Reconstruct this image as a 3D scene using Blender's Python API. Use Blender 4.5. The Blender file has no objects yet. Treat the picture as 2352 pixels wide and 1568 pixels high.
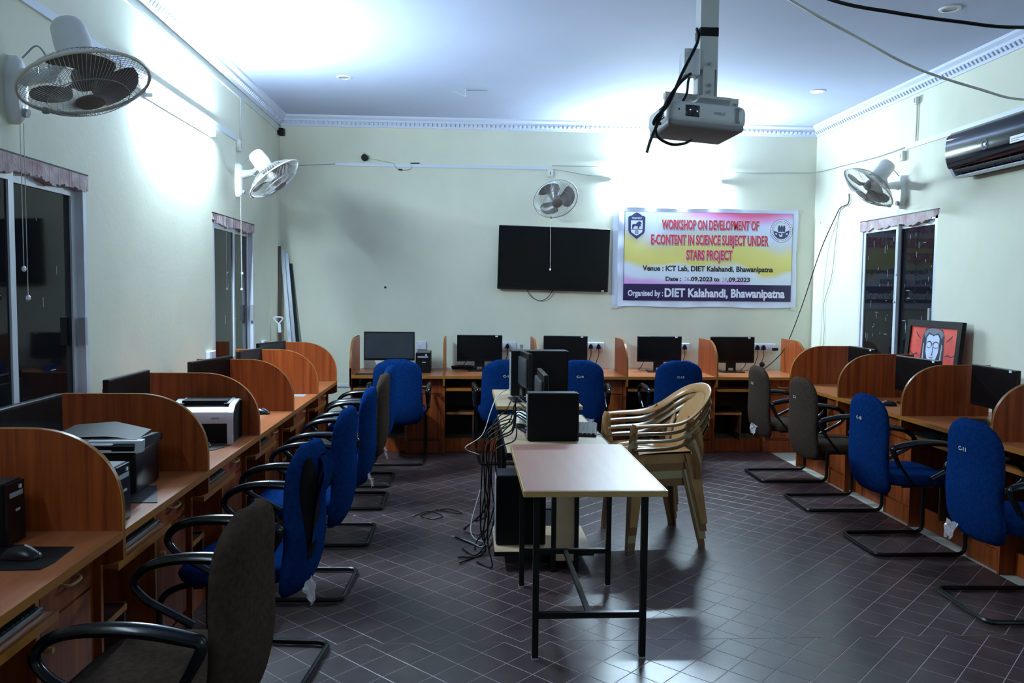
import bpy, bmesh, math, random
from mathutils import Vector, Matrix
random.seed(7)
R = math.radians
PI = math.pi
scn = bpy.context.scene
COL = scn.collection

# ------------------------------------------------------------------ camera
YAW, PITCH, ROLL, CAMH = R(3.28), R(-3.59), R(0.6), 1.55
fw = Vector((math.sin(YAW)*math.cos(PITCH), math.cos(YAW)*math.cos(PITCH), math.sin(PITCH)))
rt0 = Vector((math.cos(YAW), -math.sin(YAW), 0)); up0 = rt0.cross(fw)
rt = rt0*math.cos(ROLL) + up0*math.sin(ROLL)
up = -rt0*math.sin(ROLL) + up0*math.cos(ROLL)
cam_d = bpy.data.cameras.new('camera'); cam = bpy.data.objects.new('camera', cam_d); COL.objects.link(cam)
cam.matrix_world = Matrix(((rt.x, up.x, -fw.x, 0), (rt.y, up.y, -fw.y, 0), (rt.z, up.z, -fw.z, CAMH), (0, 0, 0, 1)))
cam_d.sensor_width = 36; cam_d.lens = 36*1850/2352; cam_d.clip_start = .02
scn.camera = cam

# ------------------------------------------------------------------ world, exposure
w = bpy.data.worlds.new('world'); scn.world = w; w.use_nodes = True
w.node_tree.nodes['Background'].inputs[0].default_value = (.05, .07, .12, 1)
w.node_tree.nodes['Background'].inputs[1].default_value = .05
scn.view_settings.view_transform = 'Standard'; scn.view_settings.look = 'None'
scn.view_settings.gamma = 1; scn.view_settings.use_curve_mapping = False
scn.view_settings.exposure = 0.0
TUBE_COL = (.62, .84, 1.0); TUBE_LEFT = 1260; TUBE_BACK = 1220; TUBE_FILL = 185  # last strength is for the unseen tubes added as fill
scn.cycles.use_denoising = True
scn.cycles.max_bounces = 8; scn.cycles.diffuse_bounces = 5
scn.cycles.sample_clamp_indirect = 6

# ------------------------------------------------------------------ materials
def mat(name, col, rough=.5, metal=0, spec=.5, **kw):
    m = bpy.data.materials.new(name); m.use_nodes = True
    b = m.node_tree.nodes['Principled BSDF']
    b.inputs['Base Color'].default_value = (*col, 1); b.inputs['Roughness'].default_value = rough
    b.inputs['Metallic'].default_value = metal; b.inputs['Specular IOR Level'].default_value = spec
    for k, v in kw.items(): b.inputs[k.replace('_', ' ')].default_value = v
    return m
def N(m, t, **kw):
    n = m.node_tree.nodes.new(t)
    for k, v in kw.items(): setattr(n, k, v)
    return n
def L(m, a, b): m.node_tree.links.new(a, b)
def ramp(m, fac, stops, interp='LINEAR'):
    r = N(m, 'ShaderNodeValToRGB'); cr = r.color_ramp; cr.interpolation = interp
    while len(cr.elements) < len(stops): cr.elements.new(.5)
    for e, (p, c) in zip(cr.elements, stops): e.position = p; e.color = (*c, 1)
    L(m, fac, r.inputs[0]); return r
def noisy(name, c1, c2, scale=(4, 4, 4), rough=.5, detail=4, bump=0, bscale=60, spec=.5, world=False, lo=.3, hi=.7, **kw):
    """two colours blended by stretched noise"""
    m = mat(name, c1, rough, spec=spec, **kw); b = m.node_tree.nodes['Principled BSDF']
    if world: src = N(m, 'ShaderNodeNewGeometry').outputs['Position']
    else: src = N(m, 'ShaderNodeTexCoord').outputs['Object']
    mp = N(m, 'ShaderNodeMapping'); mp.inputs['Scale'].default_value = scale; L(m, src, mp.inputs[0])
    nz = N(m, 'ShaderNodeTexNoise'); nz.inputs['Scale'].default_value = 1; nz.inputs['Detail'].default_value = detail
    nz.inputs['Roughness'].default_value = .6; L(m, mp.outputs[0], nz.inputs['Vector'])
    r = ramp(m, nz.outputs[0], [(lo, c1), (hi, c2)]); L(m, r.outputs[0], b.inputs['Base Color'])
    if bump:
        n2 = N(m, 'ShaderNodeTexNoise'); n2.inputs['Scale'].default_value = bscale; n2.inputs['Detail'].default_value = 3
        L(m, src, n2.inputs['Vector'])
        bp = N(m, 'ShaderNodeBump'); bp.inputs['Strength'].default_value = bump; bp.inputs['Distance'].default_value = .004
        L(m, n2.outputs[0], bp.inputs['Height']); L(m, bp.outputs[0], b.inputs['Normal'])
    return m
M = {}
M['wall'] = noisy('wall_paint', (.60, .61, .49), (.72, .71, .58), (1.1, 1.1, .8), .75, 6, .15, 35, spec=.25, world=True, lo=.25, hi=.7)
M['ceiling'] = noisy('ceiling_paint', (.47, .52, .70), (.52, .57, .75), (.8, .8, .8), .8, 4, spec=.2, world=True)
M['cornice'] = mat('cornice_plaster', (.62, .66, .80), .7, spec=.2)
M['grout'] = mat('grout', (.42, .34, .36), .5)
M['tile'] = noisy('floor_tile', (.038, .021, .022), (.070, .048, .049), (9, 9, 9), .34, 6, .08, 45, spec=.5, world=True, lo=.3, hi=.72)
M['marble'] = mat('border_marble', (.45, .46, .40), .4)
WA, WB = (.140, .021, .0040), (.31, .066, .0110)
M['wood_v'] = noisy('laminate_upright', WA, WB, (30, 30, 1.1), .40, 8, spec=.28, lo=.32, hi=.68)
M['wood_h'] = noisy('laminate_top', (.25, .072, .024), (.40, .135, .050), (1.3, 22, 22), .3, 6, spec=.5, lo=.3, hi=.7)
M['edge'] = mat('edge_band', (.28, .10, .012), .35)
M['divider_edge'] = mat('divider_edge', (.50, .26, .055), .3)
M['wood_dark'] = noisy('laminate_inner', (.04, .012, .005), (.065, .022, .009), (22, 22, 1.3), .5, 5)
M['table_red'] = noisy('table_laminate', (.24, .095, .065), (.31, .135, .095), (14, 1.5, 14), .42, 5, spec=.45)
M['beech'] = noisy('beech_laminate', (.44, .31, .19), (.50, .37, .24), (14, 1.5, 14), .35, 4)
M['table_edge'] = mat('table_edge', (.34, .21, .07), .45)
M['black_metal'] = mat('black_metal', (.004, .0045, .005), .35, spec=.25)
M['black_plastic'] = mat('black_plastic', (.004, .004, .005), .3, spec=.3)
M['matt_black'] = mat('matt_black', (.004, .004, .0045), .6, spec=.2)
M['tower'] = mat('tower_side', (.003, .003, .0035), .55, spec=.12)
M['tower_top'] = mat('tower_top', (.03, .033, .04), .35)
M['screen'] = mat('screen', (.004, .004, .0045), .25, spec=.2)
M['screen_dusty'] = noisy('dusty_screen', (.020, .025, .030), (.028, .034, .041), (5, 5, 5), .5, spec=.2)
M['monitor_back'] = mat('monitor_back', (.022, .027, .030), .4)
M['arm'] = mat('armrest_plastic', (.003, .004, .006), .20, spec=.32)
M['blue'] = noisy('blue_fabric', (.0024, .0150, .070), (.0050, .026, .110), (60, 60, 60), .95, 3, .5, 500, spec=.0)
M['brown'] = noisy('brown_fabric', (.030, .021, .016), (.052, .036, .027), (60, 60, 60), .95, 3, .5, 500, spec=.0)
M['lining'] = mat('torn_lining', (.006, .005, .006), .9, spec=.03)
M['wrap'] = mat('clear_wrap', (.75, .72, .75), .12, spec=.9, Alpha=.45)
M['chalk'] = mat('painted_number', (.75, .75, .45), .8)
M['alu'] = noisy('white_aluminium', (.50, .54, .60), (.62, .66, .72), (3, 3, 3), .4)
M['alu_grey'] = mat('grey_aluminium', (.30, .33, .38), .35, metal=.4)
M['glass'] = mat('tinted_glass', (.006, .0065, .008), .04, spec=.2)
M['scratch'] = mat('film_scratch', (.55, .6, .65), .6)
M['plaster_pink'] = noisy('raw_plaster', (.30, .17, .17), (.52, .46, .48), (9, 9, 9), .9, 5, .6, 60)
M['cream'] = mat('cream_plastic', (.66, .67, .60), .35)
M['fan_white'] = mat('fan_plastic', (.70, .72, .72), .3)
M['wire'] = mat('fan_wire', (.34, .35, .36), .35, metal=.3)
M['ring'] = mat('fan_rim', (.62, .60, .52), .3)
M['blade'] = noisy('dusty_blade', (.13, .11, .10), (.20, .175, .16), (12, 12, 12), .7)
M['pvc'] = mat('pvc_white', (.62, .66, .74), .4)
M['white'] = mat('white_plastic', (.70, .72, .76), .35)
M['grey'] = mat('grey_plastic', (.30, .31, .33), .4)
M['cord'] = mat('thin_grey_cord', (.30, .33, .34), .6)
M['pale_cord'] = mat('pale_cord', (.60, .60, .55), .6)
M['cable'] = mat('black_cable', (.003, .003, .004), .5, spec=.2)
M['stand'] = mat('painted_steel', (.52, .53, .52), .4)
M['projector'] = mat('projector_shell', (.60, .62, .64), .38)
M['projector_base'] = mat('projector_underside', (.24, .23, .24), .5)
M['lens'] = mat('lens', (.01, .015, .03), .08, spec=.8)
M['ac'] = mat('ac_gloss', (.006, .006, .012), .10, spec=.42)
M['ac_low'] = mat('ac_louvre', (.06, .062, .07), .35)
M['silver'] = mat('silver_plastic', (.50, .53, .60), .3, metal=.2)
M['plastic_tan'] = noisy('tan_plastic', (.33, .165, .060), (.42, .225, .088), (6, 6, 6), .26, 4, spec=.5)
M['plastic_pale'] = mat('pale_plastic', (.36, .29, .16), .28)
M['plastic_brown'] = mat('brown_plastic', (.21, .10, .038), .28)
M['handle'] = mat('drawer_handle', (.42, .24, .08), .35)
M['socket'] = mat('socket_plate', (.62, .65, .75), .35)
M['teal'] = mat('teal_plastic', (.15, .30, .34), .4)
def emis(name, col, s):
    m = bpy.data.materials.new(name); m.use_nodes = True; nt = m.node_tree; nt.nodes.clear()
    e = nt.nodes.new('ShaderNodeEmission'); o = nt.nodes.new('ShaderNodeOutputMaterial')
    e.inputs[0].default_value = (*col, 1); e.inputs[1].default_value = s; nt.links.new(e.outputs[0], o.inputs[0]); return m
M['tube_left'] = emis('tube_left', TUBE_COL, TUBE_LEFT)
M['tube_back'] = emis('tube_back', TUBE_COL, TUBE_BACK)
M['tube_fill'] = emis('tube_fill', TUBE_COL, TUBE_FILL)
M['down'] = emis('downlight', (.85, .93, 1), 60)

# ------------------------------------------------------------------ mesh builder
class MB:
    def __init__(s): s.v = []; s.f = []; s.mi = []; s.cur = 0
    def add(s, vs, fs):
        o = len(s.v); s.v += [Vector(p) for p in vs]; s.f += [tuple(i+o for i in f) for f in fs]; s.mi += [s.cur]*len(fs); return s
    def box(s, x0, x1, y0, y1, z0, z1):
        return s.add([(x, y, z) for z in (z0, z1) for y in (y0, y1) for x in (x0, x1)],
                     [(0, 2, 3, 1), (4, 5, 7, 6), (0, 1, 5, 4), (2, 6, 7, 3), (0, 4, 6, 2), (1, 3, 7, 5)])
    def rbox(s, x0, x1, y0, y1, z0, z1, r=.01, seg=2):
        bm = bmesh.new(); bmesh.ops.create_cube(bm, size=1)
        for v in bm.verts:
            v.co = Vector(((x0+x1)/2+v.co.x*(x1-x0), (y0+y1)/2+v.co.y*(y1-y0), (z0+z1)/2+v.co.z*(z1-z0)))
        r = min(r, .49*min(x1-x0, y1-y0, z1-z0))
        bmesh.ops.bevel(bm, geom=bm.edges[:], offset=r, segments=seg, affect='EDGES', profile=.5)
        bm.verts.index_update(); vs = [v.co.copy() for v in bm.verts]; fs = [tuple(v.index for v in f.verts) for f in bm.faces]
        bm.free(); return s.add(vs, fs)
    def loft(s, rings, closed=True, cap=True):
        n = len(rings[0]); vs = [p for r in rings for p in r]; fs = []
        for i in range(len(rings)-1):
            for j in range(n if closed else n-1):
                a = i*n+j; b = i*n+(j+1) % n; fs.append((a, b, b+n, a+n))
        if cap and closed:
            fs.append(tuple(range(n-1, -1, -1))); fs.append(tuple((len(rings)-1)*n+j for j in range(n)))
        return s.add(vs, fs)
    def tube(s, pts, r=.01, n=8, flat=1.0, nrm=None, close=False):
        """swept tube; r float or list; flat scales the second axis (nrm)"""
        pts = [Vector(p) for p in pts]; rings = []; k = len(pts)
        t0 = (pts[1]-pts[0]).normalized()
        ref = Vector(nrm) if nrm else (Vector((0, 0, 1)) if abs(t0.z) < .9 else Vector((0, 1, 0)))
        for i, p in enumerate(pts):
            if close: t = pts[(i+1) % k]-pts[i-1]
            elif i == 0: t = pts[1]-p
            elif i == k-1: t = p-pts[-2]
            else: t = (pts[i+1]-p).normalized()+(p-pts[i-1]).normalized()
            if t.length < 1e-9: t = t0
            t.normalize()
            u = ref-t*ref.dot(t)
            if u.length < 1e-6: u = t.orthogonal()
            u.normalize(); vv = t.cross(u)
            if not nrm: ref = u
            rr = r[i] if isinstance(r, (list, tuple)) else r
            rings.append([p+vv*rr*math.cos(2*PI*j/n)+u*rr*flat*math.sin(2*PI*j/n) for j in range(n)])
        if close: rings.append(rings[0])
        return s.loft(rings, cap=not close)
    def cyl(s, a, b, r, n=16, r2=None): return s.tube([a, b], [r, r if r2 is None else r2], n)
    def lathe(s, prof, c, ax, n=24):
        """prof [(radius, height)] about axis ax from c"""
        ax = Vector(ax).normalized(); u = ax.orthogonal().normalized(); v = ax.cross(u); c = Vector(c)
        rings = [[c+ax*h+(u*math.cos(2*PI*j/n)+v*math.sin(2*PI*j/n))*max(r, 1e-4) for j in range(n)] for r, h in prof]
        return s.loft(rings)
    def prism(s, poly, d0, d1, axis='x'):
        """extrude 2D polygon along axis: x -> poly in (y,z); y -> (x,z); z -> (x,y)"""
        def P(a, b, d): return {'x': (d, a, b), 'y': (a, d, b), 'z': (a, b, d)}[axis]
        return s.loft([[P(a, b, d0) for a, b in poly], [P(a, b, d1) for a, b in poly]])
    def ribbon(s, pts, d0, d1, th, axis='x'):
        """thin strip following pts (2D) between d0 and d1, thickness th outward"""
        k = len(pts); out = []
        for i in range(k):
            a = pts[max(0, i-1)]; b = pts[min(k-1, i+1)]
            t = Vector((b[0]-a[0], b[1]-a[1])).normalized(); out.append((pts[i][0]+t.y*th, pts[i][1]-t.x*th))
        def P(a, b, d): return Vector({'x': (d, a, b), 'y': (a, d, b), 'z': (a, b, d)}[axis])
        return s.loft([[P(*pts[i], d0), P(*pts[i], d1), P(*out[i], d1), P(*out[i], d0)] for i in range(k)])
    def build(s, name, m, parent=None, world=False, smooth=35, loc=None):
        off = Vector((0, 0, 0))
        if world and parent:
            p = parent
            while p: off += p.location; p = p.parent
        if loc is not None: off = Vector(loc)
        me = bpy.data.meshes.new(name); me.from_pydata([tuple(v-off) for v in s.v], [], s.f)
        ms = m if isinstance(m, list) else [m]
        for q in ms: me.materials.append(M[q] if isinstance(q, str) else q)
        if len(ms) > 1: me.polygons.foreach_set('material_index', s.mi)
        me.validate(); me.update()
        bm = bmesh.new(); bm.from_mesh(me); bmesh.ops.recalc_face_normals(bm, faces=bm.faces); bm.to_mesh(me); bm.free()
        if smooth:
            me.polygons.foreach_set('use_smooth', [True]*len(me.polygons)); me.set_sharp_from_angle(angle=R(smooth))
        o = bpy.data.objects.new(name, me); COL.objects.link(o)
        if parent: o.parent = parent
        if loc is not None: o.location = loc
        return o
def tag(o, label=None, cat=None, group=None, kind=None):
    for k, v in (('label', label), ('category', cat), ('group', group), ('kind', kind)):
        if v: o[k] = v
    return o
def thing(name, label, cat, loc=(0, 0, 0), rz=0, group=None):
    o = bpy.data.objects.new(name, None); o.empty_display_size = .05; COL.objects.link(o)
    o.location = loc; o.rotation_euler = (0, 0, rz); return tag(o, label, cat, group)
def copy_tree(o, parent=None, keep=None):
    c = o.copy(); COL.objects.link(c)
    if parent: c.parent = parent
    for ch in [x for x in bpy.data.objects if x.parent == o]:
        if keep is None or keep(ch): copy_tree(ch, c)
    return c
def smoothpts(pts, k=6):
    """catmull-rom through pts"""
    P = [Vector(p) for p in pts]; P = [P[0]*2-P[1]]+P+[P[-1]*2-P[-2]]; out = []
    for i in range(1, len(P)-2):
        for j in range(k):
            t = j/k; a, b, c, d = P[i-1], P[i], P[i+1], P[i+2]
            out.append(.5*((2*b)+(c-a)*t+(2*a-5*b+4*c-d)*t*t+(3*b-a-3*c+d)*t**3))
    out.append(P[-2]); return out
def fillet(pts, r=.04, k=5):
    P = [Vector(p) for p in pts]; out = [P[0]]
    for i in range(1, len(P)-1):
        a = (P[i-1]-P[i]); b = (P[i+1]-P[i]); rr = min(r, a.length*.49, b.length*.49)
        A = P[i]+a.normalized()*rr; B = P[i]+b.normalized()*rr
        for j in range(k+1):
            t = j/k; out.append(A*(1-t)**2+P[i]*2*t*(1-t)+B*t*t)
    out.append(P[-1]); return out
def text_mesh(name, txt, m, parent, x0, x1, h, place, bold=0.0, extra=None):
    """lettering as a flat mesh; place(x,y)->Vector maps text plane (x across, y up) to parent space"""
    c = bpy.data.curves.new('t', 'FONT'); c.body = txt; c.size = 1; c.offset = bold; c.resolution_u = 3; c.fill_mode = 'FRONT'
    o = bpy.data.objects.new('t', c); COL.objects.link(o)
    bpy.context.view_layer.update()
    me = o.to_mesh(); vs = [v.co.copy() for v in me.vertices]; fs = [tuple(p.vertices) for p in me.polygons]
    o.to_mesh_clear(); bpy.data.objects.remove(o); bpy.data.curves.remove(c)
    ax0 = min(v.x for v in vs)+bold; ax1 = max(v.x for v in vs)-bold
    sx = (x1-x0)/(ax1-ax0); sy = h/.70
    mb = MB(); mb.add([place(x0+(v.x-ax0)*sx, v.y*sy) for v in vs], fs)
    return mb.build(name, m, parent, smooth=0)

# ================================================================== ROOM SHELL
XL, XR, YB, YN, ZC = -1.87, 3.62, 8.27, -2.6, 3.27
def struct(o): o['kind'] = 'structure'; return o
floor = MB().box(XL-.2, XR+.2, YN-.2, YB+.2, -.12, -.0010).build('floor', 'grout'); struct(floor)
# tiles laid on the diagonal in two metre strips
D = .2022; S = .0016
def clip(poly, f):
    out = []
    for i in range(len(poly)):
        a, b = poly[i], poly[(i+1) % len(poly)]; fa, fb = f(a), f(b)
        if fa >= 0: out.append(a)
        if (fa >= 0) != (fb >= 0):
            t = fa/(fa-fb); out.append((a[0]+(b[0]-a[0])*t, a[1]+(b[1]-a[1])*t))
    return out
tiles = []
strips = [(-2.6, -.58, .03), (-.577, 1.45, .11), (1.453, 3.468, .077), (3.471, 5.501, .152), (5.504, 7.534, -.035), (7.537, 8.27, .05)]
for y0, y1, xo in strips:
    rows = int(round((y1-y0)/(D/2)))+2
    ybase = y0 if y0 > 3.4 else y1-10*D
    for r_ in range(-1, 22):
        cy = ybase+r_*D/2
        for c_ in range(-24, 38):
            cx = xo+c_*D+(D/2 if r_ % 2 else 0)
            h = D/2-.0023
            if cx < XL-.1 or cx > XR+.1 or cy < y0-D/2 or cy > y1+D/2: continue
            p = [(cx-h, cy), (cx, cy-h), (cx+h, cy), (cx, cy+h)]
            for f in (lambda q: q[1]-y0, lambda q: y1-q[1], lambda q: q[0]-XL, lambda q: XR-q[0]):
                if p: p = clip(p, f)
            if len(p) >= 3:
                a = abs(sum(p[i][0]*p[(i+1) % len(p)][1]-p[(i+1) % len(p)][0]*p[i][1] for i in range(len(p))))/2
                if a > 5e-4: tiles.append((cx, cy, p, a))
def tile_mb(mb, p, z=0):
    n = len(p); cx = sum(q[0] for q in p)/n; cy = sum(q[1] for q in p)/n
    low = [(x, y, -.0009) for x, y in p]; e = .985
    mid = [(x, y, -.0004+z) for x, y in p]; top = [(cx+(x-cx)*e, cy+(y-cy)*e, z) for x, y in p]
    fs = [tuple(2*n+i for i in range(n))]
    for k in (0, n): fs += [(k+i, k+(i+1) % n, k+n+(i+1) % n, k+n+i) for i in range(n)]
    mb.add(low+mid+top, fs)
def seen(t):
    v = Vector((t[0], t[1], -CAMH)); d = v.dot(fw)
    return d > 0 and abs(v.dot(rt)/d) < 1176/1850*.99 and abs(v.dot(up)/d) < 784/1850*.99 and -1.0 < t[0] < 2.9
near = sorted([t for t in tiles if seen(t)], key=lambda t: t[1])[:300]; ids = set(id(t) for t in near)
share = {}
for t in near:
    key = t[3] > .0197
    o = None
    if key and 'm' in share:
        o = bpy.data.objects.new('tile', share['m']); COL.objects.link(o)
    else:
        mb = MB(); tile_mb(mb, [(x-t[0], y-t[1]) for x, y in t[2]])
        o = mb.build('tile', 'tile', smooth=0)
        if key: share['m'] = o.data
    o.parent = floor; o.location = (t[0], t[1], random.uniform(-.0001, .0001))
mb = MB()
for t in tiles:
    if id(t) not in ids: tile_mb(mb, t[2], random.uniform(-.0001, .0001))
rest = mb.build('floor_tiles', 'tile', floor, smooth=0); rest['kind'] = 'stuff'
# light stone border showing along the right-hand desks
mb = MB(); mb.box(2.975, XR, YN, YB, -.002, .0015); b = mb.build('border', 'marble', floor)
struct(MB().box(XL-.2, XR+.2, YN-.2, YB+.2, ZC, ZC+.15).build('ceiling', 'ceiling'))
def wall_with_holes(name, axis, a, b, y0, y1, z0, z1, holes):
    ys = sorted({y0, y1, *[h[0] for h in holes], *[h[1] for h in holes]}); zs = sorted({z0, z1, *[h[2] for h in holes], *[h[3] for h in holes]})
    mb = MB()
    for i in range(len(ys)-1):
        for j in range(len(zs)-1):
            cy = (ys[i]+ys[i+1])/2; cz = (zs[j]+zs[j+1])/2
            if any(h[0] < cy < h[1] and h[2] < cz < h[3] for h in holes): continue
            if axis == 'x': mb.box(a, b, ys[i], ys[i+1], zs[j], zs[j+1])
            else: mb.box(ys[i], ys[i+1], a, b, zs[j], zs[j+1])
    return struct(mb.build(name, 'wall', smooth=0))
LW = [(2.82, 4.11, .92, 2.06), (6.09, 7.24, .92, 2.07)]; RW = [(6.05, 7.26, .92, 2.18)]
wall_with_holes('wall_left', 'x', XL-.2, XL, YN, YB, -.05, ZC+.02, LW)
wall_with_holes('wall_right', 'x', XR, XR+.2, YN, YB, -.05, ZC+.02, RW)
wall_with_holes('wall_back', 'y', YB, YB+.2, XL-.2, XR+.2, -.05, ZC+.02, [])
wall_with_holes('wall_front', 'y', YN-.2, YN, XL-.2, XR+.2, -.05, ZC+.02, [])
# cornices with small dentils
def cornice(name, a, b, inward):
    a = Vector(a); b = Vector(b); n = Vector(inward); t = (b-a).normalized()
    prof = [(0, -.10), (.012, -.10), (.02, -.075), (.045, -.05), (.05, -.035), (.08, -.018), (.085, 0), (0, 0)]
    mb = MB(); mb.loft([[a+n*p+Vector((0, 0, q)) for p, q in prof], [b+n*p+Vector((0, 0, q)) for p, q in prof]])
    k = int((b-a).length/.045); nn = n*.01
    for i in range(k):
        c = a+t*(i+.5)*.045+n*.034+Vector((0, 0, -.066))
        e = t*.011; v = Vector((0, 0, .012))+n*.010
        q = [c-e-v, c+e-v, c+e+v, c-e+v]; o = n*.006-Vector((0, 0, .006))
        mb.add([*q, *[x+o for x in q]], [(4, 5, 6, 7), (0, 1, 5, 4), (1, 2, 6, 5), (2, 3, 7, 6), (3, 0, 4, 7)])
    return struct(mb.build(name, 'cornice', smooth=0))
cornice('trim_1', (XL, YN, ZC), (XL, YB, ZC), (1, 0, 0)); cornice('trim_2', (XL, YB, ZC), (XR, YB, ZC), (0, -1, 0)); cornice('trim_3', (XR, YN, ZC), (XR, YB, ZC), (-1, 0, 0))
# windows
def window(name, side, y0, y1, z0, z1, scratches=0):
    s = 1 if side == 'l' else -1; X = XL if side == 'l' else XR
    root = bpy.data.objects.new(name, None); COL.objects.link(root); root.location = (X, (y0+y1)/2, z0); struct(root)
    def bx(mb, d0, d1, a, b, c, d): x = sorted((X-s*d0, X-s*d1)); return mb.box(x[0], x[1], a, b, c, d)
    mb = MB(); f = .035
    bx(mb, .0, .09, y0, y0+f, z0, z1); bx(mb, .0, .09, y1-f, y1, z0, z1); bx(mb, .0, .09, y0, y1, z1-f, z1); bx(mb, .0, .09, y0, y1, z0, z0+f)
    mb.build('window_frame', 'alu', root, True, smooth=0)
    ym = (y0+y1)/2
    for k, (a, b, dd) in enumerate(((y0+f, ym+.025, .05), (ym-.025, y1-f, .022))):
        if side == 'l': dd = .072-dd
        g = MB(); st = .04
        bx(g, dd-.012, dd+.012, a, a+st, z0+f, z1-f); bx(g, dd-.012, dd+.012, b-st, b, z0+f, z1-f)
        bx(g, dd-.012, dd+.012, a+st, b-st, z0+f, z0+f+st); bx(g, dd-.012, dd+.012, a+st, b-st, z1-f-st, z1-f)
        sash = g.build('sash', 'alu', root, True, smooth=0)
        p = MB(); bx(p, dd-.003, dd+.003, a+st, b-st, z0+f+st, z1-f-st); p.build('pane', 'glass', sash, True, smooth=0)
        if scratches:
            q = MB()
            for _ in range(scratches):
                yy = random.uniform(a+.08, b-.08); zz = random.uniform(z0+.2, z1-.12); l = random.uniform(.01, .07); hz = random.random() < .3
                x = sorted((X-s*(dd-.0036), X-s*(dd-.0030)))
                if hz: q.box(x[0], x[1], yy, yy+l*.8, zz, zz+.0025)
                else: q.box(x[0], x[1], yy, yy+.0022, zz, zz+l)
            q = q.build('scratches', 'scratch', sash, True, smooth=0); q['kind'] = 'stuff'
    lk = MB(); yl = y1-.055 if side == 'l' else y0+.055
    bx(lk, -.012, .02, yl-.012, yl+.012, z0+(z1-z0)*.30, z0+(z1-z0)*.42); lk.build('latch', 'grey', root, True)
    bk = MB(); bx(bk, .10, .2, y0, y1, z0, z1); bk.build('black_panel', 'matt_black', root, True, smooth=0)  # plain black panel closing the opening behind the panes
    # rough broken plaster edge above the frame
    r = random.Random(int(y0*100)); pl = MB(); n = 64; q1 = q2 = 0
    for i in range(n):
        a = y0-.01+(y1-y0+.02)*i/n; b = y0-.01+(y1-y0+.02)*(i+1)/n
        q1 = .8*q1+.2*r.random()*.09; q2 = .7*q2+.3*r.random()
        bx(pl, -.003-q2*.006, .03, a, b, z1-.004-q1, z1+.030)
    pl.build('broken_plaster', 'plaster_pink', root, True, smooth=0)
    ed = MB(); bx(ed, -.006, .02, y0-.015, y1+.015, z1+.03, z1+.038); ed.build('lintel_edge', 'matt_black', root, True, smooth=0)
    return root
window('window_1', 'l', *LW[0], 5); window('window_2', 'l', *LW[1], 2); window('window_3', 'r', *RW[0], 22)

# ================================================================== TUBE LIGHTS AND DOWNLIGHTS
def tube_light(label, a, b, n, m):
    a = Vector(a); b = Vector(b); n = Vector(n); t = (b-a).normalized(); c = (a+b)/2
    root = thing('tube_light', label, 'tube light', c)
    mb = MB(); rings = []
    for p in (a, b):
        rings.append([p+n*q+Vector((0, 0, z)) for q, z in ((0, -.018), (.016, -.018), (.016, .018), (0, .018))])
    mb.loft(rings); mb.build('batten', 'white', root, True, smooth=0)
    tb = MB(); tb.tube([a+t*.03+n*.033, b-t*.03+n*.033], .013, 10); tb.build('tube', m, root, True)
    for p in (a+t*.015, b-t*.015):
        e = MB(); e.tube([p+n*.010, p+n*.046], .014, 8, 1); e.build('lamp_holder', 'white', root, True)
    return root
tube_light('lit tube light glaring on the left wall between the two wall fans', (XL, 4.84, 2.66), (XL, 6.06, 2.66), (1, 0, 0), 'tube_left')
tube_light('lit tube light glaring on the back wall above the workshop banner', (1.45, YB, 2.70), (2.63, YB, 2.70), (0, -1, 0), 'tube_back')
tube_light('added fill tube on the left wall, out of view', (XL, .1, 2.66), (XL, 1.3, 2.66), (1, 0, 0), 'tube_fill')  # unseen tube added as fill for the dark foreground
tube_light('added fill tube on the right wall, out of view', (XR, 1.3, 2.66), (XR, .1, 2.66), (-1, 0, 0), 'tube_fill')  # its twin on the opposite wall, also added as fill
def downlight(label, x, y, lit):
    root = thing('downlight', label, 'ceiling light', (x, y, ZC), group='recessed ceiling lights')
    mb = MB(); mb.lathe([(.045, -.001), (.045, -.008), (.06, -.006), (.062, 0)], (x, y, ZC), (0, 0, 1), 28); mb.build('bezel', 'white', root, True)
    d = MB(); d.lathe([(.001, -.002), (.044, -.003), (.044, -.001)], (x, y, ZC), (0, 0, 1), 24); d.build('lens', 'down' if lit else 'grey', root, True)
downlight('lit round downlight in the ceiling to the right of the projector', 2.966, 6.80, True)
downlight('unlit round downlight in the left half of the ceiling', -1.005, 6.738, False)
downlight('unlit round downlight near the black cable across the ceiling', 2.89, 4.80, False)

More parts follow.
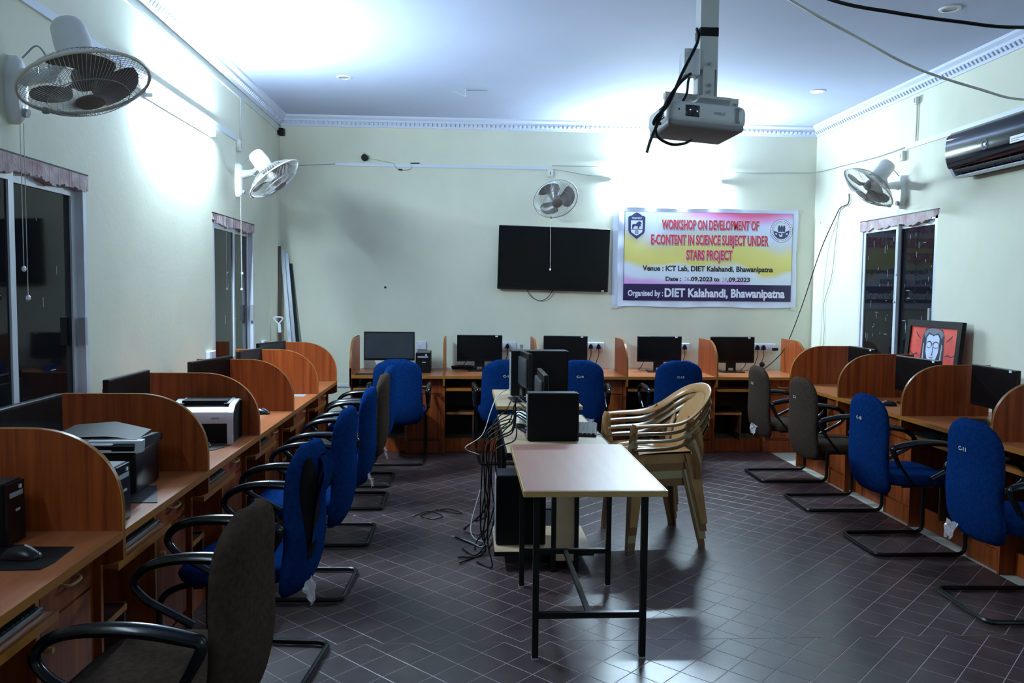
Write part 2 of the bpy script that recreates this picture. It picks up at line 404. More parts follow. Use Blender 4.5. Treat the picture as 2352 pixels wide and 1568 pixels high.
# ================================================================== DESKS
def divider_profile(D_, top=1.09):
    pts = []
    ax, az = .30, top-.82
    for i in range(15):
        a = PI/2*i/14; pts.append((ax-ax*math.sin(a)**.95, top-az+az*math.cos(a)**.9 if i < 14 else top-az))
    return pts   # from the top (y=.30) round to the front (y=0)
def desk_master(W, D_):
    root = thing('computer_desk', 'x', 'desk')
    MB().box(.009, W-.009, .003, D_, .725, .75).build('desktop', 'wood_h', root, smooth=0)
    MB().box(.009, W-.009, 0, .003, .724, .751).build('edge_band', 'edge', root, smooth=0)
    px = W-.37
    mb = MB(); mb.box(px, px+.018, .10, .60, .12, .724); mb.box(W-.027, W-.009, .10, .60, .12, .724); mb.box(px+.018, W-.027, .12, .60, .12, .138)
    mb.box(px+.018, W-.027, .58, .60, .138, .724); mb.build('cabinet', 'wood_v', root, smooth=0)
    MB().box(px-.001, px+.019, .096, .10, .12, .724).build('cabinet_edge', 'edge', root, smooth=0)
    dr = MB().box(px+.021, W-.030, .095, .112, .575, .715).build('drawer', 'wood_v', root, smooth=0)
    cx = (px+W)/2
    MB().tube(smoothpts([(cx-.045, .095, .652), (cx-.035, .072, .645), (cx+.035, .072, .645), (cx+.045, .095, .652)], 4), .005, 6).build('handle', 'handle', dr)
    do = MB().box(px+.021, W-.030, .095, .112, .145, .568).build('cabinet_door', 'wood_v', root, smooth=0)
    MB().cyl((px+.05, .095, .49), (px+.05, .075, .49), .009, 10).build('knob', 'handle', do)
    tr = MB().box(.02, px-.004, .035, .40, .612, .628).build('keyboard_tray', 'wood_h', root, smooth=0)
    MB().box(.02, px-.004, .03, .035, .606, .632).build('tray_edge', 'edge', tr, smooth=0)
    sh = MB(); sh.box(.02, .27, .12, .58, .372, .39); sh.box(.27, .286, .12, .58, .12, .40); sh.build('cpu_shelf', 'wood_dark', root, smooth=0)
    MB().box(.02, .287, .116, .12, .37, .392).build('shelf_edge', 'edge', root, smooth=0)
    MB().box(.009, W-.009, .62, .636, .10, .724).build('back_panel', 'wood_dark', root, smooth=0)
    mb = MB(); mb.box(.009, px, .17, .188, .003, .13); mb.box(px, W-.009, .105, .123, .003, .119); mb.box(px, px+.016, .123, .17, .003, .119); mb.build('plinth', 'wood_v', root, smooth=0)
    return root
def divider(root, x, D_):
    front = divider_profile(D_)
    b_ = D_-.13; poly = [(b_, 1.09)]+front+[(0, .655), (.035, .640), (.075, .635), (.08, .003), (b_, .003)]
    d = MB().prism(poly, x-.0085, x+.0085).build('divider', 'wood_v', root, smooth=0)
    MB().ribbon([(b_, 1.09), (.42, 1.09)]+front+[(0, .655)], x-.009, x+.009, -.0022).build('edge_band', 'divider_edge', d, smooth=30)
    return d
def desk_row(loc_fn, W, D_, n, rz, labels, group):
    m0 = desk_master(W, D_); divider(m0, W, D_); out = []
    for i in range(n):
        o = m0 if i == 0 else copy_tree(m0, keep=lambda c: not c.name.startswith('end_'))
        o.location = loc_fn(i); o.rotation_euler = (0, 0, rz); tag(o, labels[i], 'desk', group); out.append(o)
    divider(out[0], 0, D_)
    return out
WL, WR, WBK = .876, .92, .866
left_labels = ['nearest left wall desk holding a mouse on a black mat',
 'left wall desk holding the dark printer and the slim computer tower',
 'left wall desk holding the silver and black printer',
 'left wall desk with only a mouse showing, just beyond the silver printer',
 'left wall desk with a small grey mat, one before the corner',
 'last left wall desk beside the back corner, empty top']
lefts = desk_row(lambda i: (-1.12, 1.804+WL*i, 0), WL, .748, 6, R(90), left_labels, 'desks along the left wall')
right_labels = ['right wall desk nearest the back corner, monitor under the window',
 'right wall desk with a lone black mouse on its top',
 'right wall desk with the monitor on a square stand beside the framed painting',
 'right wall desk closest to the viewer, cut by the picture edge']
rights = desk_row(lambda i: (2.89, 7.0-WR*i, 0), WR, .728, 4, R(-90), right_labels, 'desks along the right wall')
back_labels = ['back wall desk at the left end, large dusty monitor and small tower on it',
 'back wall desk with a pile of black cables, second from the left end',
 'back wall desk under the television, partly hidden by the black tower',
 'back wall desk under the left half of the banner',
 'back wall desk in the right corner with the trailing wall cable']
backs = desk_row(lambda i: (-1.07+WBK*i, 7.515, 0), WBK, .75, 5, 0, back_labels, 'desks along the back wall')

# ================================================================== CANTILEVER CHAIRS
def superring(cx, cy, z, w, t, n=20, e=.45, dome=0):
    out = []
    for j in range(n):
        a = 2*PI*j/n; c, s_ = math.cos(a), math.sin(a)
        x = w*math.copysign(abs(c)**e, c); y = t*math.copysign(abs(s_)**.7, s_)
        out.append(Vector((cx+x, cy+y+dome*(1-(x/max(w, 1e-4))**2), z)))
    return out
def chair_master(fabric):
    root = thing('visitor_chair', 'x', 'chair')
    w = .225
    fr = MB(); path = [(-w+.02, -.12, .425), (-w+.02, .16, .425), (-w, .265, .38), (-w, .27, .016), (-w, -.265, .016), (w, -.265, .016), (w, .27, .016), (w, .265, .38), (w-.02, .16, .425), (w-.02, -.12, .425)]
    fr.tube(fillet(path, .055, 5), .0125, 8)
    fr.tube([(-w+.02, .05, .422), (w-.02, .05, .422)], .010, 6); fr.tube([(-w+.02, -.10, .422), (w-.02, -.10, .422)], .010, 6)
    fr.tube(fillet([(-.05, -.06, .41), (-.05, -.20, .41), (-.05, -.235, .50)], .05), .012, 6, 1); fr.tube(fillet([(.05, -.06, .41), (.05, -.20, .41), (.05, -.235, .50)], .05), .012, 6, 1)
    fr.build('sled_frame', 'black_metal', root)
    rings = []; n = 24
    for z, g in ((.422, .90), (.428, .97), (.445, 1.0), (.470, .995), (.484, .95), (.490, .80), (.492, .4)):
        r_ = []
        for j in range(n):
            a = 2*PI*j/n; c, s_ = math.cos(a), math.sin(a)
            x = .232*g*math.copysign(abs(c)**.5, c); y = .01+.225*g*math.copysign(abs(s_)**.5, s_)
            r_.append(Vector((x, y, z-(.02*max(0, (y-.12)/.11)**2 if z > .45 else 0))))
        rings.append(r_)
    st = MB().loft(rings).build('seat', fabric, root, smooth=60)
    rings = []; K = 18
    for i in range(K+1):
        v = i/K; z = .362+v*.575
        cap = 1.0
        if v > .76: cap = (1-((v-.76)/.24)**2.7*.80)**.5
        if v < .16: cap = min(cap, (1-((.16-v)/.16)**2.2*.5)**.5)
        ww = (.230-.020*v)*cap
        y = -.190-.010*math.sin(v*PI*.9)-.010*math.sin(v*PI*2)-.050*v
        tt = .032*(1-.45*abs(2*v-1)**6)
        rings.append(superring(0, y, z, ww, tt, 22, .42, -.036))
    rings = [[(p-(sum(rings[0], Vector())/22))*.6+(sum(rings[0], Vector())/22)+Vector((0, 0, -.008)) for p in rings[0]]]+rings
    rings.append([(p-(sum(rings[-1], Vector())/22))*.7+(sum(rings[-1], Vector())/22)+Vector((0, 0, .007)) for p in rings[-1]])
    bk = MB().loft(rings).build('backrest', fabric, root, smooth=60)
    for s in (-1, 1):
        x = s*.262
        pth = smoothpts([(x, -.165, .545), (x, -.195, .60), (x, -.215, .652), (x*1.01, -.175, .672), (x*1.03, -.06, .692), (x*1.03, .07, .690), (x*1.02, .165, .665), (x, .21, .615), (x, .175, .562), (x, .09, .515), (x, .02, .478)], 5)
        k = len(pth); rr = []
        for i in range(k):
            t = i/(k-1); rr.append(.013+.008*math.exp(-((t-.38)/.22)**2))
        am = MB().tube(pth, rr, 8, 1.15, nrm=(1, 0, 0)).build('armrest', 'arm', root, smooth=50)
        br = MB(); br.tube([(x, -.165, .55), (x*.98, -.10, .47), (x*.80, -.04, .418)], .008, 6); br.tube([(x, .03, .485), (x*.96, .05, .45), (x*.80, .05, .418)], .008, 6)
        br.build('bracket', 'black_metal', am)
    return root
def rear_y(x, z):
    v = (z-.362)/.575
    return -.190-.010*math.sin(v*PI*.9)-.010*math.sin(v*PI*2)-.050*v-.036*(1-(x/.215)**2)-.032*(1-.45*abs(2*v-1)**6)*(1-abs(x/.222)**4.5)**.3
def number(root, txt):
    def pl(x, y): return Vector((x, rear_y(x, .79+y)-.0012, .79+y))
    return text_mesh('painted_number', txt, 'chalk', root, -.030, -.030+.015*len(txt), .019, pl, .02)
def wrap(root, x, z, sx=.05, seed=1):
    r = random.Random(seed); mb = MB(); n, m_ = 7, 6; x *= .7; z += .035
    vs = [(x+(i/(n-1)-.5)*sx*2*(1-.5*j/m_)+r.uniform(-.006, .006), -.262+r.uniform(-.010, .010)-.004*j, z-(j/(m_-1))*.085+r.uniform(-.006, .006)) for j in range(m_) for i in range(n)]
    fs = [(j*n+i, j*n+i+1, (j+1)*n+i+1, (j+1)*n+i) for j in range(m_-1) for i in range(n-1)]
    mb.add(vs, fs); return mb.build('plastic_wrap', 'wrap', root, smooth=20)
blue0 = chair_master('blue'); brown0 = chair_master('brown')
used = set()
def place_chair(kind, x, y, rz, label, group, txt=None, wr=None):
    m0 = blue0 if kind == 'blue' else brown0
    o = m0 if kind not in used else copy_tree(m0, keep=lambda c: c.name.split('.')[0] in ('sled_frame', 'seat', 'backrest', 'armrest', 'bracket'))
    used.add(kind); o.location = (x, y, 0); o.rotation_euler = (0, 0, rz); tag(o, label, 'chair', group)
    if txt: number(o, txt)
    if wr: wrap(o, *wr)
    return o
GL, GB, GR_ = 'office chairs along the left desks', 'office chairs facing the back desks', 'office chairs along the right desks'
place_chair('brown', -.855, 2.29, R(86), 'brown fabric chair nearest the viewer at the left desks', GL)
torn = place_chair('blue', -.87, 3.26, R(84), 'blue fabric chair with a torn flapping back cover', GL, None, (-.10, .36, .07, 3))
place_chair('blue', -.86, 4.17, R(88), 'light blue chair standing just behind the torn blue chair', GL)
place_chair('blue', -.85, 5.02, R(90), 'blue chair in the left row directly before the brown one', GL, None, (-.12, .39, .05, 5))
place_chair('brown', -.845, 5.84, R(90), 'brown fabric chair in the left row behind three blue chairs', GL, None, (-.05, .38, .03, 6))
place_chair('blue', -.86, 6.50, R(88), 'blue chair at the far end of the left row against the corner', GL)
place_chair('blue', -.60, 7.33, R(0), 'dark blue chair before the large dusty monitor on the back desks', GB)
place_chair('blue', .345, 7.35, R(3), 'blue chair at the back desk with the cable pile, seen left of the black tower', GB, 'C-1')
place_chair('blue', 1.035, 7.33, R(-5), 'blue chair numbered C-14 below the television corner', GB, 'C-14', (.12, .39, .05, 8))
place_chair('blue', 1.91, 7.33, R(0), 'blue chair numbered C-13 behind the stacked plastic chairs', GB, 'C-13')
place_chair('brown', 2.70, 6.61, R(-91), 'brown chair numbered C-12 nearest the back corner on the right', GR_, 'C-12', (.0, .42, .09, 9))
place_chair('brown', 2.70, 5.73, R(-90), 'brown chair numbered C-1 between a brown chair and a blue chair', GR_, 'C-1')
place_chair('blue', 2.70, 4.765, R(-90), 'blue chair numbered C-10 in front of the desk with the lone mouse', GR_, 'C-10')
place_chair('blue', 2.735, 3.78, R(-92), 'blue chair numbered C-11 nearest the viewer at the right desks', GR_, 'C-11', (-.16, .37, .05, 11))
# torn cover of the second chair: dark lining plus a hanging flap of blue cloth
mb = MB(); ol = [(-.10, .50), (-.185, .62), (-.19, .78), (-.15, .885), (-.02, .915), (.05, .88), (.0, .80), (-.03, .70), (-.05, .58)]
lg = []; n, m_ = 7, 10
for j in range(m_):
    z = .50+.40*j/(m_-1); hw = .085*math.sin(PI*(j+.8)/(m_+.6))
    for i in range(n): x = -.105+.05*math.sin(j*.5)*.6+(i/(n-1)*2-1)*hw; lg.append((x, rear_y(x, z)-.002, z))
mb.add(lg, [(j*n+i, j*n+i+1, (j+1)*n+i+1, (j+1)*n+i) for j in range(m_-1) for i in range(n-1)])
mb.build('torn_lining', 'lining', torn)
mb = MB(); r = random.Random(4); n, m_ = 6, 9
vs = [(-.03+i*.026-.012*j+.01*math.sin(j*1.3), -.300-.014*math.sin(i*1.4+j*.5)-.010*math.sin(j*.9), .89-j*.040) for j in range(m_) for i in range(n)]
mb.add(vs, [(j*n+i, j*n+i+1, (j+1)*n+i+1, (j+1)*n+i) for j in range(m_-1) for i in range(n-1)])
mb.build('cover_flap', 'blue', torn, smooth=60)

# ================================================================== CENTRE TABLES
def steel_table(label, x0, x1, y0, y1, z, top, edge):
    cx, cy = (x0+x1)/2, (y0+y1)/2; root = thing('steel_leg_table', label, 'table', (cx, cy, 0))
    MB().rbox(x0+.006, x1-.006, y0+.006, y1-.006, z-.022, z, .003, 1).build('tabletop', top, root, True)
    e = MB(); e.box(x0, x1, y0, y0+.006, z-.025, z-.001); e.box(x0, x1, y1-.006, y1, z-.025, z-.001); e.box(x0, x0+.006, y0+.006, y1-.006, z-.025, z-.001); e.box(x1-.006, x1, y0+.006, y1-.006, z-.025, z-.001)
    e.build('edge_band', edge, root, True, smooth=0)
    lx0, lx1, ly0, ly1, t = x0+.065, x1-.065, y0+.13, y1-.03, .013
    for a in (lx0, lx1):
        for b in (ly0, ly1):
            MB().box(a-t, a+t, b-t, b+t, .004, z-.023).build('leg', 'black_metal', root, True, smooth=0)
            f = MB().box(a-t-.002, a+t+.002, b-t-.002, b+t+.002, 0, .006); f.build('foot_cap', 'grey', root, True, smooth=0)
    fr = MB()
    for b in (ly0, ly1): fr.box(lx0+t, lx1-t, b-.011, b+.011, z-.05, z-.025); 
    for a in (lx0, lx1): fr.box(a-.011, a+.011, ly0+t, ly1-t, z-.05, z-.025)
    fr.build('top_rail', 'black_metal', root, True, smooth=0)
    for b in (ly0, ly1): MB().box(lx0+t, lx1-t, b-.011, b+.011, .175, .2).build('crossbar', 'black_metal', root, True, smooth=0)
    MB().box(cx+.0-.011, cx+.011, ly0+.012, ly1-.012, .178, .197).build('stretcher', 'black_metal', root, True, smooth=0)
    return root
steel_table('red-brown topped steel table standing nearest in the middle aisle', .235, .822, 3.175, 4.17, .75, 'table_red', 'table_edge')
steel_table('farthest steel table in the middle row, holding the large black tower', .215, .82, 5.56, 6.51, .75, 'beech', 'table_edge')
# computer table between them
t2 = thing('computer_table', 'beech topped computer table between the two steel tables', 'table', (.51, 4.85, 0))
MB().rbox(.222, .805, 4.19, 5.50, .678, .70, .004, 1).build('tabletop', 'beech', t2, True)
mb = MB(); mb.box(.222, .805, 4.183, 4.19, .675, .699); mb.box(.216, .222, 4.183, 5.50, .675, .699); mb.box(.805, .811, 4.183, 5.50, .675, .699); mb.build('edge_band', 'matt_black', t2, True, smooth=0)
MB().box(.505, .605, 4.36, 4.376, .06, .677).build('end_panel', 'beech', t2, True, smooth=0)
for a, b in ((.48, .503), (.607, .63)): MB().box(a, b, 4.35, 4.385, 0, .677).build('upright', 'black_metal', t2, True, smooth=0)
for a in (.26, .76): MB().box(a-.012, a+.012, 5.42, 5.444, 0, .677).build('leg', 'black_metal', t2, True, smooth=0)
MB().box(.17, .72, 4.40, 4.90, .08, .097).build('lower_shelf', 'beech', t2, True, smooth=0)
MB().box(.165, .725, 4.393, 4.40, .076, .1).build('shelf_edge', 'matt_black', t2, True, smooth=0)
mb = MB(); mb.box(.48, .63, 4.4, 5.4, .04, .06); mb.box(.26, .76, 5.42, 5.444, .04, .06); mb.build('foot_rail', 'black_metal', t2, True, smooth=0)

def tower(label, x0, x1, y0, y1, z0, z1, face, group=None, light=False):
    """computer case; face = direction its front looks (+x,-x,+y,-y)"""
    root = thing('computer_tower', label, 'computer', ((x0+x1)/2, (y0+y1)/2, z0), group=group)
    MB().rbox(x0, x1, y0, y1, z0+.004, z1, .004, 1).build('case', 'tower', root, True)
    MB().box(x0+.006, x1-.006, y0+.006, y1-.006, z1-.001, z1+.0015).build('top_cover', 'tower_top', root, True, smooth=0)
    mb = MB()
    for a in (x0+.02, x1-.02):
        for b in (y0+.015, y1-.015): mb.cyl((a, b, z0), (a, b, z0+.006), .008, 8)
    mb.build('feet', 'matt_black', root, True)
    h = z1-z0; w_ = (y1-y0) if 'x' in face else (x1-x0); s = 1 if face[0] == '+' else -1
    c = ((y0+y1)/2) if 'x' in face else ((x0+x1)/2); e = {'+x': x1, '-x': x0, '+y': y1, '-y': y0}[face]
    def bx(mb, a, b, c0, c1, d0, d1):
        lo, hi = sorted((e+s*d0, e+s*d1))
        return mb.box(lo, hi, a, b, c0, c1) if 'x' in face else mb.box(a, b, lo, hi, c0, c1)
    fp = MB(); bx(fp, c-w_/2+.002, c+w_/2-.002, z0+.004, z1-.002, 0, .008); f = fp.build('front_panel', 'black_plastic', root, True)
    q = MB(); bx(q, c-w_*.36, c+w_*.36, z1-h*.24, z1-h*.16, .008, .0095); q.build('drive_slot', 'grey', f, True)
    q = MB(); bx(q, c+w_*.16, c+w_*.28, z1-h*.13, z1-h*.07, .008, .011); q.build('power_button', 'white', f, True)
    q = MB(); bx(q, c-w_*.05, c+w_*.2, z0+h*.52, z0+h*.56, .008, .0095); q.build('badge', 'silver', f, True)
    rp = MB(); 
    d = {'+x': x0, '-x': x1, '+y': y0, '-y': y1}[face]; lo, hi = sorted((d, d-s*.004))
    (rp.box(lo, hi, c-w_*.42, c+w_*.42, z0+.02, z1-.015) if 'x' in face else rp.box(c-w_*.42, c+w_*.42, lo, hi, z0+.02, z1-.015))
    rp.build('rear_plate', 'grey', root, True, smooth=0)
    return root
tower('slim black tower turned sideways on the beech computer table', .352, .635, 4.50, 4.60, .70, .975, '+x')
tower('large black tower turned sideways on the farthest steel table', .345, .775, 6.09, 6.27, .75, 1.095, '+x')
tower('black tower lying under the beech table on its low shelf', .18, .455, 4.52, 4.72, .097, .50, '+x')
tower('small black tower at the left picture edge on the nearest desk', -1.72, -1.40, 2.50, 2.60, .75, .945, '+x')
tower('small black tower standing by the dark printer', -1.49, -1.172, 2.735, 2.842, .75, .945, '+x')
tower('small black tower beside the large dusty monitor on the back desk', -.483, -.344, 7.78, 8.10, .75, .945, '-y')
# ================================================================== MONITORS
def monitor(label, c, wid, h, z0, rz, stand=True, dusty=False, base_z=.75, group=None, sticker=True, depth=.03):
    """local: screen looks -y; c = (x,y) centre of the screen plane; z0 bottom of the panel"""
    root = thing('monitor', label, 'monitor', (c[0], c[1], base_z), rz, group); zz = z0-base_z
    MB().rbox(-wid/2, wid/2, 0, depth, zz, zz+h, .004, 1).build('bezel', 'black_plastic', root)
    MB().box(-wid/2+.010, wid/2-.010, -.0012, .0, zz+.022, zz+h-.010).build('screen', 'screen_dusty' if dusty else 'screen', root, smooth=0)
    MB().rbox(-wid/2+.03, wid/2-.03, depth-.004, depth+.018, zz+.05, zz+h-.04, .01, 2).build('rear_shell', 'monitor_back', root)
    if sticker: MB().box(wid/2-.07, wid/2-.045, -.002, -.001, zz+h-.018, zz+h-.004).build('sticker', 'white', root, smooth=0)
    if stand:
        mb = MB(); prof = []
        mb.prism([(-.05, -.0), (-.03, .0), (-.025, .04), (.025, .04), (.03, 0), (.05, 0), (.05, zz+.04), (-.05, zz+.04)], depth+.006, depth+.022, 'y')
        mb.build('stand_neck', 'black_plastic', root)
        MB().rbox(-.115, .115, -.07, .13, 0, .012, .006, 2).build('stand_base', 'black_plastic', root)
    return root
GM = 'monitors on the back desks'
monitor('large dusty grey monitor at the left end of the back desks', (-.733, 7.76), .482, .275, .872, 0, True, True, group=GM, sticker=False)
monitor('black monitor beside the pile of black cables', (.137, 8.0), .45, .262, .846, 0, group=GM)
monitor('black monitor under the television', (.997, 8.0), .442, .255, .853, 0, group=GM)
monitor('black monitor under the left half of the banner, single plug beside it', (1.95, 8.0), .45, .262, .851, 0, group=GM)
monitor('black monitor in the right back corner beside three plugs', (2.698, 8.0), .452, .264, .846, 0, group=GM)
GLm = 'monitors on the left desks'
monitor('monitor nearest the viewer on the left desks, behind the dark printer', (-1.60, 3.06), .44, .27, .855, R(90), group=GLm, sticker=False)
monitor('monitor behind the silver printer on the left desks', (-1.59, 3.91), .47, .27, .865, R(90), group=GLm, sticker=False)
monitor('black monitor turned sideways under the left end of the far left window', (-1.57, 5.10), .50, .27, .84, R(78), group=GLm, sticker=False)
monitor('small grey monitor seen over the curved divider of the fifth left desk', (-1.57, 6.02), .42, .26, .84, R(80), group=GLm, sticker=False, dusty=True)
monitor('last monitor on the left desks beside the leaning metal strips', (-1.62, 6.86), .42, .26, .84, R(72), group=GLm, sticker=False, dusty=True)
GRm = 'monitors on the right desks'
monitor('monitor under the right window nearest the back corner', (3.29, 6.53), .44, .265, .845, R(-90), group=GRm)
monitor('monitor directly in front of the framed face painting', (3.27, 5.66), .50, .265, .83, R(-86), group=GRm)
monitor('monitor on a square stand to the right of the framed painting', (3.30, 4.85), .47, .265, .84, R(-93), group=GRm)
# two monitors seen edge-on on the middle tables
monitor('monitor seen edge-on in front of the large tower on the middle tables', (.455, 5.86), .37, .30, .805, R(96), group='edge-on monitors on the middle tables', sticker=False)
monitor('monitor seen edge-on rising behind the slim tower on the middle tables', (.49, 4.94), .46, .30, .755, R(90), base_z=.70, group='edge-on monitors on the middle tables', sticker=False)

# ================================================================== MICE, MATS, KEYBOARDS
def mouse(label, x, y, z, rz, group='computer mice'):
    root = thing('mouse', label, 'mouse', (x, y, z), rz, group)
    rings = []
    for t, w_, h_ in ((-.058, .012, .012), (-.050, .024, .022), (-.03, .030, .034), (0, .031, .037), (.03, .029, .029), (.05, .024, .018), (.058, .012, .010)):
        rings.append([Vector((t, w_*math.cos(a), .002+h_*max(0, math.sin(a)))) for a in [PI*k/10 for k in range(11)]]+[Vector((t, 0, .001))])
    MB().loft(rings).build('shell', 'black_plastic', root, smooth=60)
    MB().tube([(.052, 0, .016), (.03, 0, .031), (.012, 0, .038)], .0035, 6).build('scroll_wheel', 'grey', root)
    return root
def mat_pad(label, pts, z=.75, m='matt_black'):
    cx = sum(p[0] for p in pts)/len(pts); cy = sum(p[1] for p in pts)/len(pts)
    o = MB().prism(pts, z, z+.003, 'z').build('mouse_mat', m, smooth=0, loc=(cx, cy, z)); return tag(o, label, 'mouse mat', 'black mouse mats')
mat_pad('black mat under the mouse on the nearest left desk', [(-1.47, 2.29), (-1.195, 2.30), (-1.185, 2.36), (-1.195, 2.50), (-1.47, 2.51)])
mouse('black mouse on its mat on the nearest left desk', -1.30, 2.40, .753, R(-8))
mat_pad('black mat beside the small tower before the second curved divider', [(-1.33, 3.02), (-1.14, 3.02), (-1.24, 3.28), (-1.36, 3.28)])
mat_pad('black mat in front of the silver and black printer', [(-1.42, 3.98), (-1.24, 4.0), (-1.19, 4.14), (-1.40, 4.16)])
mouse('black mouse half hidden by the curved divider before the silver printer', -1.33, 4.07, .753, R(10))
mouse('black mouse just beyond the silver printer', -1.305, 5.18, .75, R(-10))
mat_pad('small grey mat with a white dot on the fifth left desk', [(-1.33, 6.02), (-1.20, 6.02), (-1.20, 6.14), (-1.33, 6.14)], m='grey')
mouse('black mouse on the right desk between two dividers', 3.05, 5.62, .75, R(170))
mat_pad('dark mat at the left end of the back desks', [(-1.04, 7.56), (-.86, 7.56), (-.86, 7.72), (-1.04, 7.72)])
def keyboard(label, x, y, z, rz, group='keyboards'):
    root = thing('keyboard', label, 'keyboard', (x, y, z), rz, group)
    MB().rbox(-.215, .215, -.07, .07, .0, .016, .004, 1).build('body', 'black_plastic', root)
    mb = MB()
    for j in range(5):
        for i in range(18): mb.box(-.205+i*.0228, -.205+i*.0228+.019, -.06+j*.024, -.06+j*.024+.019, .015, .021)
    k = mb.build('keys', 'matt_black', root, smooth=0); k['kind'] = 'stuff'
    return root
kb = [('keyboard on the tray of the nearest left desk', -1.26, 2.09, .628, 90), ('keyboard on the tray below the dark printer', -1.26, 2.96, .628, 90), ('keyboard on the tray below the silver printer', -1.26, 3.84, .628, 90),
      ('keyboard on the tray of the left desk beyond the silver printer', -1.26, 4.71, .628, 90), ('keyboard on the tray under the large dusty monitor', -.80, 7.66, .628, 0),
      ('keyboard on the tray of the nearest visible right desk', 3.03, 3.98, .628, -90), ('keyboard on the tray of the right desk behind the chair numbered C-11', 3.03, 4.92, .628, -90), ('keyboard on the beech table beside the slim tower', .735, 4.86, .70, 80)]
k0 = None
for lb, x, y, z, a in kb:
    if k0 is None: k0 = keyboard(lb, x, y, z, R(a))
    else:
        o = copy_tree(k0); o.location = (x, y, z); o.rotation_euler = (0, 0, R(a)); o['label'] = lb

# ================================================================== PRINTERS
pr = thing('laser_printer', 'silver and black laser printer on the third left desk', 'printer', (-1.36, 4.30, .75), R(4))
sec = [(-.12, .0), (.11, .0), (.12, .02), (.12, .19), (.05, .205), (-.06, .19), (-.115, .155), (-.125, .12)]
MB().prism(sec, -.155, .155).build('body', 'tower', pr)
mb = MB(); 
mb.prism([(-.128, .0), (-.128, .122), (-.118, .16), (-.062, .196), (.05, .211), (.10, .202), (.10, .196), (.05, .203), (-.058, .186), (-.11, .152), (-.118, .118), (-.118, 0)], .128, .157)
mb.prism([(-.128, .0), (-.128, .122), (-.118, .16), (-.062, .196), (.05, .211), (.10, .202), (.10, .196), (.05, .203), (-.058, .186), (-.11, .152), (-.118, .118), (-.118, 0)], -.157, -.128)
mb.prism([(-.129, .105), (-.129, .124), (-.119, .162), (-.085, .184), (-.080, .178), (-.112, .154), (-.12, .12), (-.12, .105)], -.129, .129)
mb.build('silver_frame', 'silver', pr)
MB().box(-.112, .112, -.052, .085, .19, .2135).build('output_tray', 'tower', pr, smooth=0)
MB().prism([(-.062, .197), (.08, .2085), (.08, .2125), (-.062, .201)], -.128, -.10).build('tray_rim', 'grey', pr); MB().prism([(-.062, .197), (.08, .2085), (.08, .2125), (-.062, .201)], .10, .128).build('tray_rim', 'grey', pr)
MB().box(.05, .09, -.1305, -.129, .128, .136).build('nameplate', 'grey', pr)
MB().box(.07, .09, .03, .055, .2075, .209).build('paper_stop', 'white', pr, smooth=0)
p2 = thing('multifunction_printer', 'dark multifunction printer with raised lid on the second left desk', 'printer', (-1.44, 3.27, .75), R(2))
MB().rbox(-.18, .17, -.13, .13, .0, .165, .012, 2).build('body', 'black_plastic', p2)
MB().prism([(-.16, .166), (.15, .166), (.16, .185), (.12, .20), (-.13, .215), (-.17, .195)], -.178, .175).build('scanner_lid', 'matt_black', p2)
MB().prism([(-.165, .17), (-.125, .17), (-.115, .215), (-.15, .212)], .0, .20).build('control_panel', 'grey', p2)
mb = MB(); fp = [(-.165, -.10, .205), (.05, -.115, .215), (.165, -.10, .20), (.15, .10, .205), (.0, .12, .235), (-.15, .10, .225)]
mb.add(fp+[(a, b, c+.010) for a, b, c in fp], [(0, 1, 4, 5), (1, 2, 3, 4), (6, 7, 10, 11), (7, 8, 9, 10)]+[(i, (i+1) % 6, (i+1) % 6+6, i+6) for i in range(6)])
mb.build('document_feeder', 'tower', p2, smooth=20)
MB().rbox(-.02, .10, -.165, -.12, .168, .205, .01, 2).build('paper_guide', 'white', p2)

